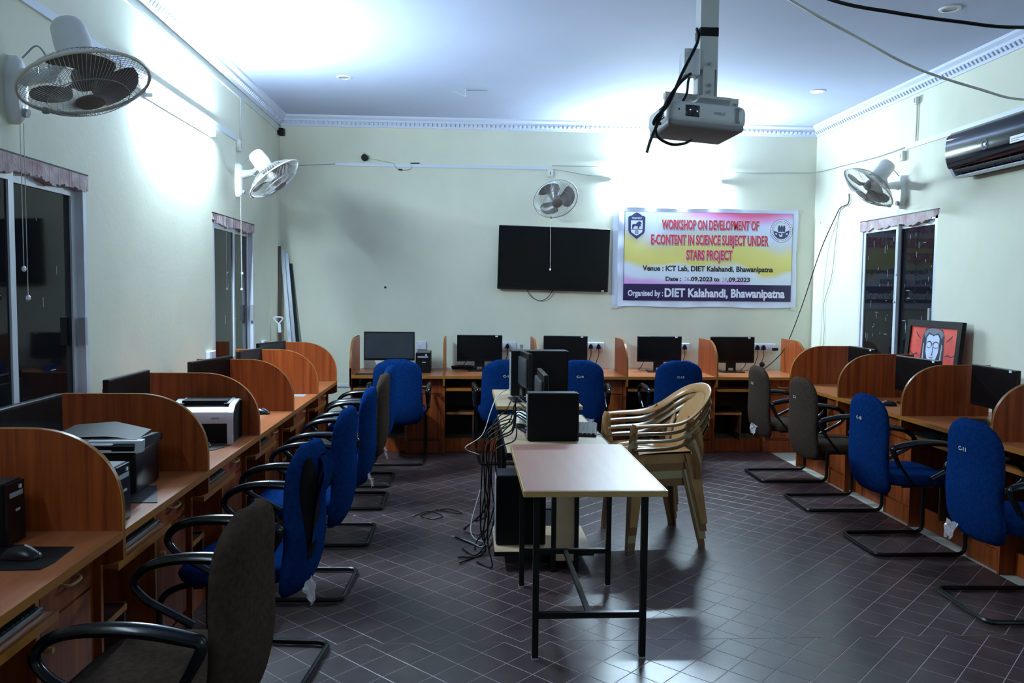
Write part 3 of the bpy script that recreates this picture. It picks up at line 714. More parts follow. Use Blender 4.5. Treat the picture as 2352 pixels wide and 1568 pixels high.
# ================================================================== STACKED PLASTIC CHAIRS
def plastic_chair(m):
    """forward = -y, origin on the floor under the seat centre"""
    root = thing('plastic_armchair', 'x', 'chair')
    # rim: arms sweeping up into the round back
    half = [(.262, -.22, .612), (.275, -.12, .615), (.278, .0, .617), (.272, .08, .632), (.252, .16, .675), (.215, .235, .735), (.14, .295, .785), (0, .325, .805)]
    rim = half+[(-x, y, z) for x, y, z in half[-2::-1]]
    rp = smoothpts(rim, 5); rr = [.026]*len(rp)
    rings = []
    for i, p in enumerate(rp):
        t = (rp[min(i+1, len(rp)-1)]-rp[max(i-1, 0)]).normalized()
        k = 1-abs(2*i/(len(rp)-1)-1)       # 0 at the arm fronts, 1 at the top of the back
        out = Vector((p.x, p.y*.8, 0)).normalized(); upv = Vector((0, 0, 1))
        wdir = (out*(1-k*.75)+upv*(k*.75+.0)).normalized(); wdir = (wdir-t*wdir.dot(t)).normalized(); th = t.cross(wdir)
        a, b = .032, .011
        rings.append([p+wdir*a*math.cos(q)+th*b*math.sin(q) for q in [2*PI*j/10 for j in range(10)]])
    MB().loft(rings).build('rim', m, root, smooth=60)
    # back shell with a solid centre panel
    mb = MB(); n, k_ = 15, 10; vs = []
    for j in range(k_):
        v = j/(k_-1)
        for i in range(n):
            u = i/(n-1)*2-1; ww = .150+.040*v
            x = u*ww; y = .195+.125*v**1.3-.03*(u*u)*(.6+v*.4); z = .435+(.358-.06*u*u)*v
            vs.append(Vector((x, y, z)))
    back = [p+Vector((0, .007, 0)) for p in vs]; nn = len(vs)
    fs = [(j*n+i, j*n+i+1, (j+1)*n+i+1, (j+1)*n+i) for j in range(k_-1) for i in range(n-1)]
    fs += [tuple(q+nn for q in f) for f in fs]
    for j in range(k_-1): fs += [(j*n, (j+1)*n, (j+1)*n+nn, j*n+nn), (j*n+n-1, (j+1)*n+n-1, (j+1)*n+n-1+nn, j*n+n-1+nn)]
    for i in range(n-1): fs += [(i, i+1, i+1+nn, i+nn), ((k_-1)*n+i, (k_-1)*n+i+1, (k_-1)*n+i+1+nn, (k_-1)*n+i+nn)]
    mb.add(vs+back, fs); mb.build('back_panel', m, root, smooth=60)
    for s in (-1, 1):
        MB().tube(smoothpts([(s*.20, .165, .43), (s*.205, .19, .53), (s*.213, .215, .61), (s*.225, .215, .69)], 4), [.022]*13, 8, .4, nrm=(.3*s, 1, 0)).build('back_post', m, root, smooth=60)
    # seat
    mb = MB(); n, k_ = 13, 11; vs = []
    for j in range(k_):
        v = j/(k_-1)
        for i in range(n):
            u = i/(n-1)*2-1
            vs.append(Vector((u*(.235-.03*v), -.235+.43*v, .432+.012*u*u-.018*(1-u*u)*math.sin(v*PI)-.02*(1-v)**6)))
    low = [p+Vector((0, 0, -.009)) for p in vs]; nn = len(vs)
    fs = [(j*n+i, j*n+i+1, (j+1)*n+i+1, (j+1)*n+i) for j in range(k_-1) for i in range(n-1)]; fs += [tuple(q+nn for q in f) for f in fs]
    mb.add(vs+low, fs)
    edge = [(-.235, -.235), (.235, -.235), (.205, .195), (-.205, .195)]
    for a, b in zip(edge, edge[1:]+edge[:1]):
        mb.add([(*a, .432), (*b, .432), (*b, .375), (*a, .375), (a[0]*.97, a[1]*.97, .432), (b[0]*.97, b[1]*.97, .432), (b[0]*.97, b[1]*.97, .375), (a[0]*.97, a[1]*.97, .375)], [(0, 1, 2, 3), (4, 5, 6, 7), (0, 1, 5, 4), (3, 2, 6, 7)])
    mb.build('seat', m, root, smooth=50)
    def leg(top, bot, wt, wb, sx, sy):
        mb = MB(); rings = []
        for k in range(5):
            t = k/4; p = Vector(top)*(1-t)+Vector(bot)*t; w_ = wt*(1-t)+wb*t; th = .009
            rings.append([p, p+Vector((-sx*w_, 0, 0)), p+Vector((-sx*w_, -sy*th, 0)), p+Vector((-sx*th, -sy*th, 0)), p+Vector((-sx*th, -sy*w_, 0)), p+Vector((0, -sy*w_, 0))])
        mb.loft(rings); return mb.build('leg', m, root, smooth=30)
    for s in (-1, 1):
        leg((s*.245, -.22, .42), (s*.262, -.245, 0), .075, .045, s, -1); leg((s*.225, .20, .43), (s*.245, .262, 0), .085, .042, s, 1)
        MB().tube(smoothpts([(s*.262, -.218, .617), (s*.262, -.232, .58), (s*.255, -.228, .50), (s*.248, -.215, .42)], 4), [.028]*13, 8, .35, nrm=(s, .25, 0)).build('arm_post', m, root, smooth=60)
        MB().tube(smoothpts([(s*.262, .10, .655), (s*.258, .17, .60), (s*.25, .20, .50), (s*.24, .205, .42)], 4), [.022]*13, 8, .4, nrm=(s, .25, 0)).build('rear_post', m, root, smooth=60)
    return root
mats_ = ['plastic_brown', 'plastic_pale', 'plastic_brown', 'plastic_tan']
labs = ['brown plastic armchair at the bottom of the stack', 'pale beige plastic armchair second from the bottom of the stack', 'brown plastic armchair directly under the topmost tan one', 'glossy tan plastic armchair on top of the stack']
base_c = plastic_chair('plastic_brown')
for i in range(4):
    o = base_c if i == 0 else copy_tree(base_c)
    o.location = (1.180+.004*i, 4.985, .047*i); o.rotation_euler = (0, 0, R(-82)); tag(o, labs[i], 'chair', 'stacked plastic armchairs')
    if i in (1, 3):
        for ch in [x for x in bpy.data.objects if x.parent == o]:
            ch.data = ch.data.copy(); ch.data.materials[0] = M[mats_[i]]

# ================================================================== WALL FANS
def wall_fan(label, mount, wn, center, nrm, rad, cords, joint=None, out=.04):
    mount = Vector(mount); wn = Vector(wn); c = Vector(center); n = Vector(nrm).normalized()
    root = thing('wall_fan', label, 'fan', mount, group='white wall fans')
    side = wn.cross(Vector((0, 0, 1)))
    # base body on the wall
    rings = []
    for d, g in ((0, 1), (.03, 1), (.05, .85), (.055, .5)):
        rings.append([mount+wn*d+side*(.045*g*math.cos(a))+Vector((0, 0, -.02+.14*g*math.copysign(abs(math.sin(a))**.8, math.sin(a)))) for a in [2*PI*k/18 for k in range(18)]])
    MB().loft(rings).build('wall_base', 'fan_white', root, True, smooth=50)
    MB().cyl(mount+wn*.05+Vector((0, 0, -.11)), mount+wn*.068+Vector((0, 0, -.115)), .018, 14).build('speed_knob', 'grey', root, True)
    hub_back = c-n*.10
    j = Vector(joint) if joint else mount+wn*.17+Vector((0, 0, .03))
    MB().tube([mount+wn*.03+Vector((0, 0, .03)), mount+wn*.09+Vector((0, 0, .035)), j], [.042, .032, .026], 12).build('arm', 'fan_white', root, True)
    neck = hub_back+Vector((0, 0, -.0))-n*.07
    MB().tube([j, (j+neck)/2+Vector((0, 0, -.01)), neck], [.022, .020, .025], 10).build('tilt_joint', 'fan_white', root, True)
    MB().lathe([(.02, -.155), (.05, -.15), (.062, -.13), (.066, -.06), (.060, .0), (.03, .02)], hub_back-n*.0, n, 22).build('motor_housing', 'fan_white', root, True, smooth=45)
    u = n.orthogonal().normalized(); v = n.cross(u)
    u = (Vector((0, 0, 1))-n*n.z).normalized(); v = n.cross(u)
    MB().lathe([(.035, -.03), (.042, -.01), (.040, .03), (.02, .04)], c-n*.02, n, 18).build('hub', 'blade', root, True)
    for k in range(3):
        a0 = 2*PI*k/3+.5; mb = MB(); vs = []; nr, na = 7, 7
        for i in range(nr):
            q = i/(nr-1); rr = .035+(rad*.88-.035)*q; half = R(20+24*math.sin(q*PI*.72))
            for jj in range(na):
                p = jj/(na-1)*2-1; a = a0+p*half+.25*q; tw = -.024*p*(1-.2*q)
                rr2 = rr*(1-.10*p*p*q)
                vs.append(c-n*.01+(u*math.cos(a)+v*math.sin(a))*rr2+n*tw)
        fs = [(i*na+jj, i*na+jj+1, (i+1)*na+jj+1, (i+1)*na+jj) for i in range(nr-1) for jj in range(na-1)]
        nn = len(vs); vs2 = [x+n*.002 for x in vs]; fs += [tuple(q+nn for q in f) for f in fs]
        mb.add(vs+vs2, fs); mb.build('blade', 'blade', root, True, smooth=60)
    ring = [c+(u*math.cos(a)+v*math.sin(a))*rad for a in [2*PI*k/40 for k in range(40)]]
    MB().tube(ring, .0065, 8, close=True).build('rim', 'ring', root, True)
    def guard(name, depth, nw, s):
        mb = MB()
        for k in range(nw):
            a = 2*PI*k/nw; pts = []
            for q in (0.22, .5, .78, .93, 1.0):
                h = depth*(1-q**3.2); aa = a+s*.25*(1-q)
                pts.append(c+(u*math.cos(aa)+v*math.sin(aa))*rad*q+n*h)
            mb.tube(pts, .0011, 3)
        for q in (.24, .62):
            h = depth*(1-q**3.2); mb.tube([c+(u*math.cos(a)+v*math.sin(a))*rad*q+n*h for a in [2*PI*k/28 for k in range(28)]], .0016, 4, close=True)
        g = mb.build(name, 'wire', root, True)
        if depth > 0: MB().lathe([(.052, -.004), (.050, .004), (.001, .007)], c+n*depth, n, 20).build('guard_badge', 'blade', root, True)
        return g
    guard('front_guard', .075, 90, 1); guard('rear_guard', -.085, 60, -1)
    cl = c-u*rad; MB().rbox(cl.x-.012, cl.x+.012, cl.y-.012, cl.y+.012, cl.z-.012, cl.z+.012, .004, 1).build('rim_clip', 'grey', root, True)
    for (dx, ln) in cords:
        p = mount+wn*out+side*dx+Vector((0, 0, -.15)); mb = MB(); mb.tube([p, p+Vector((0, 0, -ln))], .0016, 5)
        cd = mb.build('pull_cord', 'pale_cord', root, True)
        MB().lathe([(.002, .012), (.009, .006), (.009, -.006), (.002, -.012)], p+Vector((0, 0, -ln)), (0, 0, 1), 10).build('cord_bead', 'white', cd, True)
    # looped lead
    q = mount+wn*.05+Vector((0, 0, .11)); lp = smoothpts([q, q+wn*.06+Vector((0, 0, .05)), q+wn*.11+Vector((0, -.01, -.02)), q+wn*.09+Vector((0, .01, -.08)), q+wn*.13+Vector((0, 0, -.03)), q+wn*.15+Vector((0, 0, -.10))], 5)
    MB().tube(lp, .0035, 6).build('power_lead', 'cord', root, True)
    return root
wall_fan('large white wall fan nearest the viewer on the left wall', (XL, 3.47, 2.37), (1, 0, 0), (-1.427, 3.15, 2.305), (.324, -.157, -.933), .228, [(-.015, .72), (.012, .60)], (-1.66, 3.38, 2.39))
wall_fan('white wall fan above the far left window', (XL, 6.72, 2.44), (1, 0, 0), (-1.50, 6.45, 2.405), (.62, -.041, -.783), .225, [(.0, .62), (.02, .75)], (-1.71, 6.66, 2.48))
wall_fan('white wall fan on the back wall above the television', (.86, YB, 2.50), (0, -1, 0), (.871, 7.95, 2.457), (.14, -.751, -.645), .222, [(.015, .58)], (.865, 8.13, 2.53), .12)
wall_fan('white wall fan above the right window', (XR, 6.545, 2.42), (-1, 0, 0), (3.20, 6.33, 2.405), (-.639, .056, -.768), .225, [(.0, .55), (.02, .78)], (3.44, 6.50, 2.44))

# ================================================================== PROJECTOR
pj = thing('projector', 'white projector hanging upside down from the ceiling pole', 'projector', (.90, 3.18, 2.13))
PJ = R(2)
def pw(x, y, z): # projector local to world, front = -y
    return Vector((.895+x*math.cos(PJ)-y*math.sin(PJ), 3.15+x*math.sin(PJ)+y*math.cos(PJ), 2.165+z-.07*x))
def pbox(mb, *a, r=0):
    t = MB(); (t.rbox(*a, r, 3) if r else t.box(*a)); mb.add([pw(*v) for v in t.v], t.f); return mb
pbox(MB(), -.155, .155, -.125, .165, .016, .100, r=.026).build('shell', 'projector', pj, True)
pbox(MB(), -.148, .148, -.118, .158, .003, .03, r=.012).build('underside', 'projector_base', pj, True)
pbox(MB(), -.085, -.030, -.128, -.118, .040, .083, r=.004).build('lens_window', 'lens', pj, True)
mb = MB(); mb.lathe([(.020, 0), (.020, .004), (.014, .006), (.001, .002)], pw(-.058, -.126, .062), pw(0, -1, 0)-pw(0, 0, 0), 20); mb.build('lens', 'lens', pj, True)
for i in range(7):
    pbox(MB(), .108+i*.0052, .111+i*.0052, -.1285+.0012*i*i*.35, -.11, .032, .088).build('vent_slat', 'grey', pj, True, smooth=0)
mb = MB()
for i in range(6):
    for j in range(7): pbox(mb, -.157, -.150, -.085+i*.012, -.078+i*.012, .034+j*.007, .038+j*.007)
g = mb.build('side_vent', 'matt_black', pj, True, smooth=0); g['kind'] = 'stuff'
pbox(MB(), -.112, -.107, -.1275, -.12, .060, .066).build('sensor', 'matt_black', pj, True)
text_mesh('logo', 'EPSON', 'grey', pj, 0, .042, .011, lambda x, y: pw(.068-x, -.1262, .066-y)-pj.location, .02)
mt = thing('projector_mount', 'white steel ceiling pole and bracket carrying the projector', 'mount', (.915, 3.12, ZC))
mb = MB(); mb.box(.883, .952, 3.085, 3.155, 2.40, ZC); mb.build('pole', 'stand', mt, True, smooth=0)
MB().box(.882, .953, 3.084, 3.156, 2.525, 2.558).build('tape_wrap', 'cable', mt, True, smooth=0)
mb = MB(); mb.box(.878, .884, 3.09, 3.15, 2.285, 2.42); mb.box(.948, .954, 3.09, 3.15, 2.285, 2.42); mb.box(.895, .94, 3.08, 3.16, 2.29, 2.41); mb.build('hinge_bracket', 'stand', mt, True, smooth=0)
mb = MB(); pbox(mb, -.135, .155, -.03, .01, .128, .148); pbox(mb, -.02, .10, -.10, .10, .120, .130); mb.build('cradle', 'stand', mt, True, smooth=0)
for a, b in ((-.13, -.02), (.15, -.02), (.11, -.06), (-.02, .09)):
    mb = MB(); mb.tube([pw(a, b, .135), pw(a*1.02, b, .092)], .007, 6); mb.build('support_leg', 'stand', mt, True)
mb = MB()
for z in (2.315, 2.34, 2.42): mb.cyl((.918, 3.078, z), (.918, 3.07, z), .006, 10)
mb.build('bolts', 'grey', mt, True)
bx_ = MB().rbox(.818, .882, 3.07, 3.15, 2.375, 2.475, .006, 2).build('junction_box', 'white', mt, True)
def cable(label, pts, r=.004, m='cable', cat='cable', name='cable', group=None, k=6):
    pts = smoothpts(pts, k); c = pts[0]
    o = MB().tube(pts, r, 6).build(name, m, smooth=60, loc=c); return tag(o, label, cat, group)
cable('thick black cable looping left of the projector pole and ending below it', [(.875, 3.11, 2.56), (.87, 3.08, 2.50), (.80, 3.02, 2.37), (.745, 3.0, 2.25), (.70, 2.99, 2.20), (.69, 3.0, 2.175), (.72, 3.02, 2.18)], .006)
cable('black cable dropping past the projector with its loose end hanging free', [(.876, 3.12, 2.42), (.85, 3.08, 2.385), (.79, 3.02, 2.33), (.74, 3.0, 2.26), (.70, 2.98, 2.17), (.675, 2.98, 2.11), (.662, 2.98, 2.065)], .006)
cable('black cable curling under the projector from its left side', [(.845, 3.11, 2.38), (.80, 3.04, 2.34), (.735, 3.0, 2.25), (.70, 2.99, 2.18), (.705, 3.0, 2.13), (.76, 3.02, 2.105), (.82, 3.06, 2.115), (.86, 3.10, 2.135)], .0055)
cable('short black power lead from the junction box to the projector', [(.853, 3.11, 2.38), (.846, 3.11, 2.36), (.838, 3.10, 2.31), (.815, 3.10, 2.265), (.81, 3.11, 2.235)], .005)

# ================================================================== AIR CONDITIONER
ac = thing('air_conditioner', 'glossy black split air conditioner high on the right wall', 'air conditioner', (XR, 5.17, 2.40))
Y0, Y1 = 4.74, 5.63; X0 = 3.40
prof = [(XR, 2.71), (XR-.05, 2.715), (X0+.04, 2.70), (X0+.006, 2.665), (X0, 2.60), (X0+.004, 2.52), (X0+.022, 2.46), (X0+.036, 2.448), (XR, 2.448)]
mb = MB(); mb.loft([[(x, y, z) for x, z in prof] for y in (Y0, Y1)]); mb.build('casing', 'ac', ac, True, smooth=40)
lo = [(X0+.036, 2.448), (X0+.07, 2.39), (X0+.10, 2.383), (XR-.01, 2.40), (XR, 2.448)]
for a, b in ((Y0, Y0+.03), (Y1-.03, Y1)):
    MB().loft([[(x, y, z) for x, z in lo] for y in (a, b)]).build('end_cheek', 'silver', ac, True, smooth=0)
MB().loft([[(x, y, z) for x, z in [(X0+.095, 2.385), (XR-.01, 2.400), (XR, 2.447), (X0+.14, 2.447)]] for y in (Y0+.03, Y1-.03)]).build('outlet', 'matt_black', ac, True, smooth=0)
MB().loft([[(x, y, z) for x, z in [(X0+.068, 2.392), (X0+.10, 2.381), (X0+.104, 2.386), (X0+.07, 2.398)]] for y in (Y0+.03, Y1-.03)]).build('lower_flap', 'silver', ac, True, smooth=0)
MB().loft([[(x, y, z) for x, z in [(X0+.048, 2.432), (X0+.085, 2.412), (X0+.088, 2.417), (X0+.05, 2.437)]] for y in (Y0+.03, Y1-.03)]).build('louvre', 'ac_low', ac, True, smooth=0)
for i in range(9):
    y = Y0+.10+i*.088; MB().loft([[(x, yy, z) for x, z in [(X0+.055, 2.445), (X0+.078, 2.396), (X0+.11, 2.40), (X0+.12, 2.445)]] for yy in (y, y+.004)]).build('vane', 'ac_low', ac, True, smooth=0)
ec = Vector((X0+.0015, 5.19, 2.545))
em = MB(); em.tube([ec+Vector((-.002, .028*math.cos(a), .030*math.sin(a))) for a in [2*PI*k/28 for k in range(28)]], .0022, 5, close=True); em.build('emblem_ring', 'silver', ac, True)
MB().prism([(ec.y+a, ec.z+b) for a, b in ((-.015, -.012), (-.009, -.004), (-.013, .006), (-.006, .009), (.004, .006), (.012, .010), (.016, .004), (.010, -.002), (.012, -.012), (.006, -.006), (-.004, -.006), (-.010, -.016))], ec.x-.003, ec.x-.001).build('emblem_mark', 'silver', ac, True)
st = MB().box(X0-.001, X0+.003, 4.80, 4.94, 2.505, 2.548).build('rating_label', 'white', ac, True)
mb = MB(); mb.box(X0-.0018, X0-.001, 4.81, 4.93, 2.528, 2.531); mb.box(X0-.0018, X0-.001, 4.85, 4.93, 2.515, 2.518); mb.build('label_lines', 'matt_black', ac, True, smooth=0)

# ================================================================== TELEVISION
tv = thing('television', 'large black flat television mounted slightly crooked on the back wall', 'television', (.888, YB, 1.88))
tv.rotation_euler = (0, R(1.3), 0)
MB().rbox(-.568, .568, -.075, -.035, -.322, .322, .005, 1).build('bezel', 'black_plastic', tv)
MB().box(-.558, .558, -.0765, -.075, -.300, .313).build('screen', 'screen', tv, smooth=0)
MB().box(-.25, .25, -.035, -.005, -.18, .18).build('wall_bracket', 'matt_black', tv, smooth=0)
MB().box(.50, .525, -.078, -.0765, -.316, -.304).build('sticker', 'white', tv, smooth=0)
cable('thin black cable sagging below the television', [(.62, 8.24, 1.56), (.66, 8.245, 1.50), (.74, 8.25, 1.455), (.82, 8.245, 1.475), (.89, 8.24, 1.56)], .0035)

# ================================================================== BANNER
BY = YB-.012
bn = thing('workshop_banner', 'printed workshop banner taped to the back wall under the tube light', 'banner', (2.48, BY, 1.39))
mb = MB(); nx, nz = 40, 22; x0, x1, z0, z1 = 1.555, 3.435, 1.402, 2.415; vs = []
for j in range(nz+1):
    for i in range(nx+1):
        u, v = i/nx, j/nz; ed = min(u, 1-u, v, 1-v)
        vs.append(Vector((x0+(x1-x0)*u+.006*math.sin(v*9)*(u < .02 or u > .98), BY-.0+.0-(.006*math.exp(-ed*40)*(1+math.sin(u*37+v*23)))-.0, z0+(z1-z0)*v+.005*math.sin(u*14)*(v < .02 or v > .98))))
n = nx+1; fs = [(j*n+i, j*n+i+1, (j+1)*n+i+1, (j+1)*n+i) for j in range(nz) for i in range(nx)]
nn = len(vs); vs2 = [p+Vector((0, .002, 0)) for p in vs]
mb.add(vs+vs2, fs+[tuple(q+nn for q in f) for f in fs])
M['flex'] = mat('banner_flex', (.66, .70, .84), .35)
mb.build('sheet', 'flex', bn, True, smooth=60)
mb = MB(); mb.box(1.50, 1.60, YB-.008, YB-.004, 1.385, 2.395); mb.build('backing_sheet', 'flex', bn, True, smooth=0)
for x, z in ((1.515, 2.40), (3.44, 2.40), (1.53, 1.40), (3.42, 1.395)):
    mt_ = MB(); mt_.add([(x-.03, YB-.016, z-.015), (x+.03, YB-.016, z-.02), (x+.035, YB-.016, z+.02), (x-.025, YB-.016, z+.018)], [(0, 1, 2, 3)])
    mt_.build('tape', 'pale_cord', bn, True, smooth=0)
PX0, PX1, PZ0, PZ1 = 1.615, 3.382, 1.467, 2.377; PW, PH = PX1-PX0, PZ1-PZ0
m = mat('banner_print', (.8, .8, .9), .32); b = m.node_tree.nodes['Principled BSDF']
tc = N(m, 'ShaderNodeTexCoord'); sp = N(m, 'ShaderNodeSeparateXYZ'); L(m, tc.outputs['Object'], sp.inputs[0])
def MATH(op, a, b2=None, c=None):
    q = N(m, 'ShaderNodeMath', operation=op)
    for i, x in enumerate((a, b2, c)):
        if x is None: continue
        if isinstance(x, (int, float)): q.inputs[i].default_value = x
        else: L(m, x, q.inputs[i])
    return q.outputs[0]
nz_ = N(m, 'ShaderNodeTexNoise'); nz_.inputs['Scale'].default_value = 2.2; nz_.inputs['Detail'].default_value = 1.5; L(m, tc.outputs['Object'], nz_.inputs['Vector'])
u_ = MATH('DIVIDE', sp.outputs[0], PW); v_ = MATH('DIVIDE', sp.outputs[2], PH)
wv = MATH('MULTIPLY', MATH('SINE', MATH('MULTIPLY', u_, 8.0)), .035)
vv = MATH('ADD', MATH('ADD', v_, wv), MATH('MULTIPLY', MATH('SUBTRACT', nz_.outputs[0], .5), .28))
vv = MATH('ADD', vv, MATH('MULTIPLY', MATH('SUBTRACT', u_, .5), .10))
rp_ = ramp(m, vv, [(.20, (.72, .38, .75)), (.26, (.68, .74, .86)), (.36, (.70, .76, .84)), (.42, (.70, .60, .16)), (.60, (.74, .66, .22)), (.70, (.66, .66, .60)), (.78, (.66, .74, .92)), (.98, (.70, .76, .95))])
pk = MATH('ADD', v_, MATH('MULTIPLY', MATH('SUBTRACT', nz_.outputs[0], .5), .10))
pk = MATH('ADD', pk, MATH('MULTIPLY', MATH('SINE', MATH('MULTIPLY', u_, 11.0)), .03))
pm = ramp(m, MATH('SUBTRACT', pk, .86), [(.0, (0, 0, 0)), (.06, (.7, .7, .7)), (.13, (1, 1, 1))])
um = ramp(m, u_, [(.30, (0, 0, 0)), (.42, (1, 1, 1))])
fac = MATH('MULTIPLY', pm.outputs[0], um.outputs[0])
pc = ramp(m, pk, [(.88, (.72, .45, .88)), (.93, (.74, .22, .55)), (1.0, (.70, .10, .22))])
mx = N(m, 'ShaderNodeMix', data_type='RGBA'); L(m, fac, mx.inputs[0]); L(m, rp_.outputs[0], mx.inputs[6]); L(m, pc.outputs[0], mx.inputs[7])
L(m, mx.outputs[2], b.inputs['Base Color'])
o = MB().box(0, PW, -.0012, 0, 0, PH).build('printed_panel', m, smooth=0); o.location = (PX0-2.48, -.0115, PZ0-1.39); o.parent = bn
M['navy'] = mat('navy_print', (.018, .008, .055), .3); M['red'] = mat('red_print', (.55, .025, .045), .35); M['ink'] = mat('black_print', (.012, .012, .014), .35)
M['pwhite'] = mat('white_print', (.75, .76, .88), .35); M['pblue'] = mat('grey_blue_print', (.18, .28, .42), .5)
def bp(u, v, d): return Vector((PX0+u*PW-2.48, -.0127-.0006*d, PZ1-v*PH-1.39))
mb = MB(); mb.add([bp(0, .812, 1), bp(1, .812, 1), bp(1, 1, 1), bp(0, 1, 1)], [(0, 1, 2, 3)]); mb.build('title_band', 'navy', bn, smooth=0)
mb = MB(); t = .002
for a, b_, c, d in ((0, .003, 0, .81), (.9985, 1.0, 0, .81), (0, 1, 0, .003)): mb.add([bp(a, c, 1), bp(b_, c, 1), bp(b_, d, 1), bp(a, d, 1)], [(0, 1, 2, 3)])
mb.build('print_border', 'ink', bn, smooth=0)
def line(txt, u0, u1, vt, vb, m, bold=.02, d=3, outline=False, dv=0):
    h = (vb-vt)*PH
    def pl(off, dd, dx=0, dz=0): return lambda x, y: bp(0, vb, dd)+Vector((x+dx, 0, y+dz))
    if outline:
        text_mesh('letter_shadow', txt, 'ink', bn, u0*PW, u1*PW, h, pl(0, d-2, .004, -.004), bold+.03)
        text_mesh('letter_outline', txt, 'pwhite', bn, u0*PW, u1*PW, h, pl(0, d-1), bold+.03)
    return text_mesh('lettering', txt, m, bn, u0*PW, u1*PW, h, pl(0, d), bold)
line('WORKSHOP ON DEVELOPMENT OF', .221, .794, .088, .190, 'red', .032, 4, True)
line('E-CONTENT IN SCIENCE SUBJECT UNDER', .159, .854, .255, .362, 'red', .032, 4, True)
line('STARS PROJECT', .369, .641, .425, .530, 'red', .032, 4, True)
line('Venue : ICT Lab, DIET Kalahandi, Bhawanipatna', .113, .887, .605, .663, 'ink', .032)
line('Date :', .25, .340, .728, .775, 'ink', .032)
for a, b_ in ((.350, .392), (.578, .614)):
    mb = MB(); mb.add([bp(a, .712, 2), bp(b_, .712, 2), bp(b_, .785, 2), bp(a, .785, 2)], [(0, 1, 2, 3)]); mb.build('date_sticker', 'pwhite', bn, smooth=0)
line('26', .361, .389, .728, .775, 'pblue', .0, 3); line('.09.2023', .392, .526, .728, .775, 'ink', .032)
line('to', .537, .568, .728, .775, 'ink', .032); line('28', .586, .612, .730, .777, 'pblue', .0, 3); line('.09.2023', .617, .750, .730, .777, 'ink', .032)
line('Organised by :', .029, .235, .885, .948, 'pwhite', .03); line('DIET Kalahandi, Bhawanipatna', .247, .961, .862, .955, 'pwhite', .036)
# emblems
def poly2(pts, cu, cv, s, d, m, nm='emblem', parent=bn):
    mb = MB(); mb.add([bp(cu, cv, d)+Vector((x*s, 0, y*s)) for x, y in pts], [tuple(range(len(pts)))]); return mb.build(nm, m, parent, smooth=0)
M['emblem_ink'] = mat('emblem_ink', (.03, .04, .11), .4)
sh = [(-.5, .5), (-.42, .58), (-.30, .60), (-.18, .70), (0, .78), (.18, .70), (.30, .60), (.42, .58), (.5, .5), (.48, -.28), (.42, -.42), (0, -.75), (-.42, -.42), (-.48, -.28)]
cu, cv, s = .0725, .163, .178
poly2(sh, cu, cv, s, 2, 'emblem_ink', 'shield_emblem')
poly2([(-.34, .32), (.34, .32), (.34, -.18), (-.34, -.18)], cu, cv, s, 3, 'pwhite', 'shield_field')
poly2([(-.34, -.22), (.34, -.22), (.32, -.34), (.20, -.44), (0, -.56), (-.20, -.44), (-.32, -.34)], cu, cv, s, 3, 'pwhite', 'shield_field')
poly2([(-.28, .02), (-.24, .10), (-.05, .12), (.02, .20), (.12, .28), (.24, .24), (.30, .10), (.22, .12), (.26, -.04), (.18, .0), (.12, -.16), (.06, -.16), (.06, -.02), (-.10, .0), (-.18, -.06), (-.20, -.16), (-.26, -.16)], cu, cv, s, 4, 'emblem_ink', 'lion_mark')
poly2([(-.10, -.24), (.10, -.24), (.10, -.46), (-.10, -.46)], cu, cv, s, 4, 'grey', 'book_mark')
text_mesh('emblem_lettering', 'TE&SCERT', 'pwhite', bn, cu*PW-.052, cu*PW+.052, .018, lambda x, y: bp(0, cv, 4)+Vector((x, 0, .072+y)), .01)
def circ(r, n=36): return [(r*math.cos(2*PI*k/n), r*math.sin(2*PI*k/n)) for k in range(n)]
cu, cv = .932, .195
poly2(circ(.119), cu, cv, 1, 2, 'emblem_ink', 'round_emblem'); poly2(circ(.115), cu, cv, 1, 3, 'pwhite', 'emblem_field'); poly2(circ(.086), cu, cv, 1, 4, 'emblem_ink', 'emblem_ring'); poly2(circ(.0835), cu, cv, 1, 5, 'pwhite', 'emblem_disc')
# lower dark half, hands and lamp shapes
arc = [(.083*math.cos(a), .083*math.sin(a)) for a in [PI+.1+(PI-.2)*k/16 for k in range(17)]]
poly2([(-.08, .0), (-.04, -.012), (-.02, -.022), (.02, -.022), (.04, -.012), (.08, .01)]+arc[::-1], cu, cv, 1, 6, 'emblem_ink', 'emblem_shade')
for k in (-1, 0, 1): poly2([(k*.026+x, .022+y) for x, y in ((-.012, -.032), (-.014, .01), (-.008, .03), (0, .04), (.008, .03), (.014, .01), (.012, -.032))], cu, cv, 1, 6, 'emblem_ink', 'emblem_figure')
poly2([(-.03, -.03), (-.01, -.045), (.005, -.022), (.012, -.05), (0, -.062), (-.02, -.058)], cu, cv, 1, 7, 'pwhite', 'emblem_bird')
for k in (-1, 1): poly2([(k*.058, -.02), (k*.045, -.03), (k*.055, -.042), (k*.068, -.03)], cu, cv, 1, 7, 'pwhite', 'emblem_leaf')
mb = MB()
for k in range(34):
    if k in (8, 25): continue
    a = 2*PI*k/34; c = Vector((.1005*math.cos(a), 0, .1005*math.sin(a))); tv_ = Vector((-math.sin(a), 0, math.cos(a))); rv = Vector((math.cos(a), 0, math.sin(a)))
    p = bp(cu, cv, 4); h = random.Random(k).uniform(.004, .008); mb.add([p+c-tv_*.004-rv*h, p+c+tv_*.004-rv*h, p+c+tv_*.003+rv*h*.8, p+c-tv_*.004+rv*h*.5], [(0, 1, 2, 3)])
g = mb.build('emblem_script', 'emblem_ink', bn, smooth=0); g['kind'] = 'stuff'

# ================================================================== FRAMED PAINTING
pt = thing('framed_painting', 'black framed painting of a white face on red leaning by the right window', 'painting', (3.50, 5.90, .75), R(-90)); pt.rotation_euler = (R(-5), 0, R(-90))
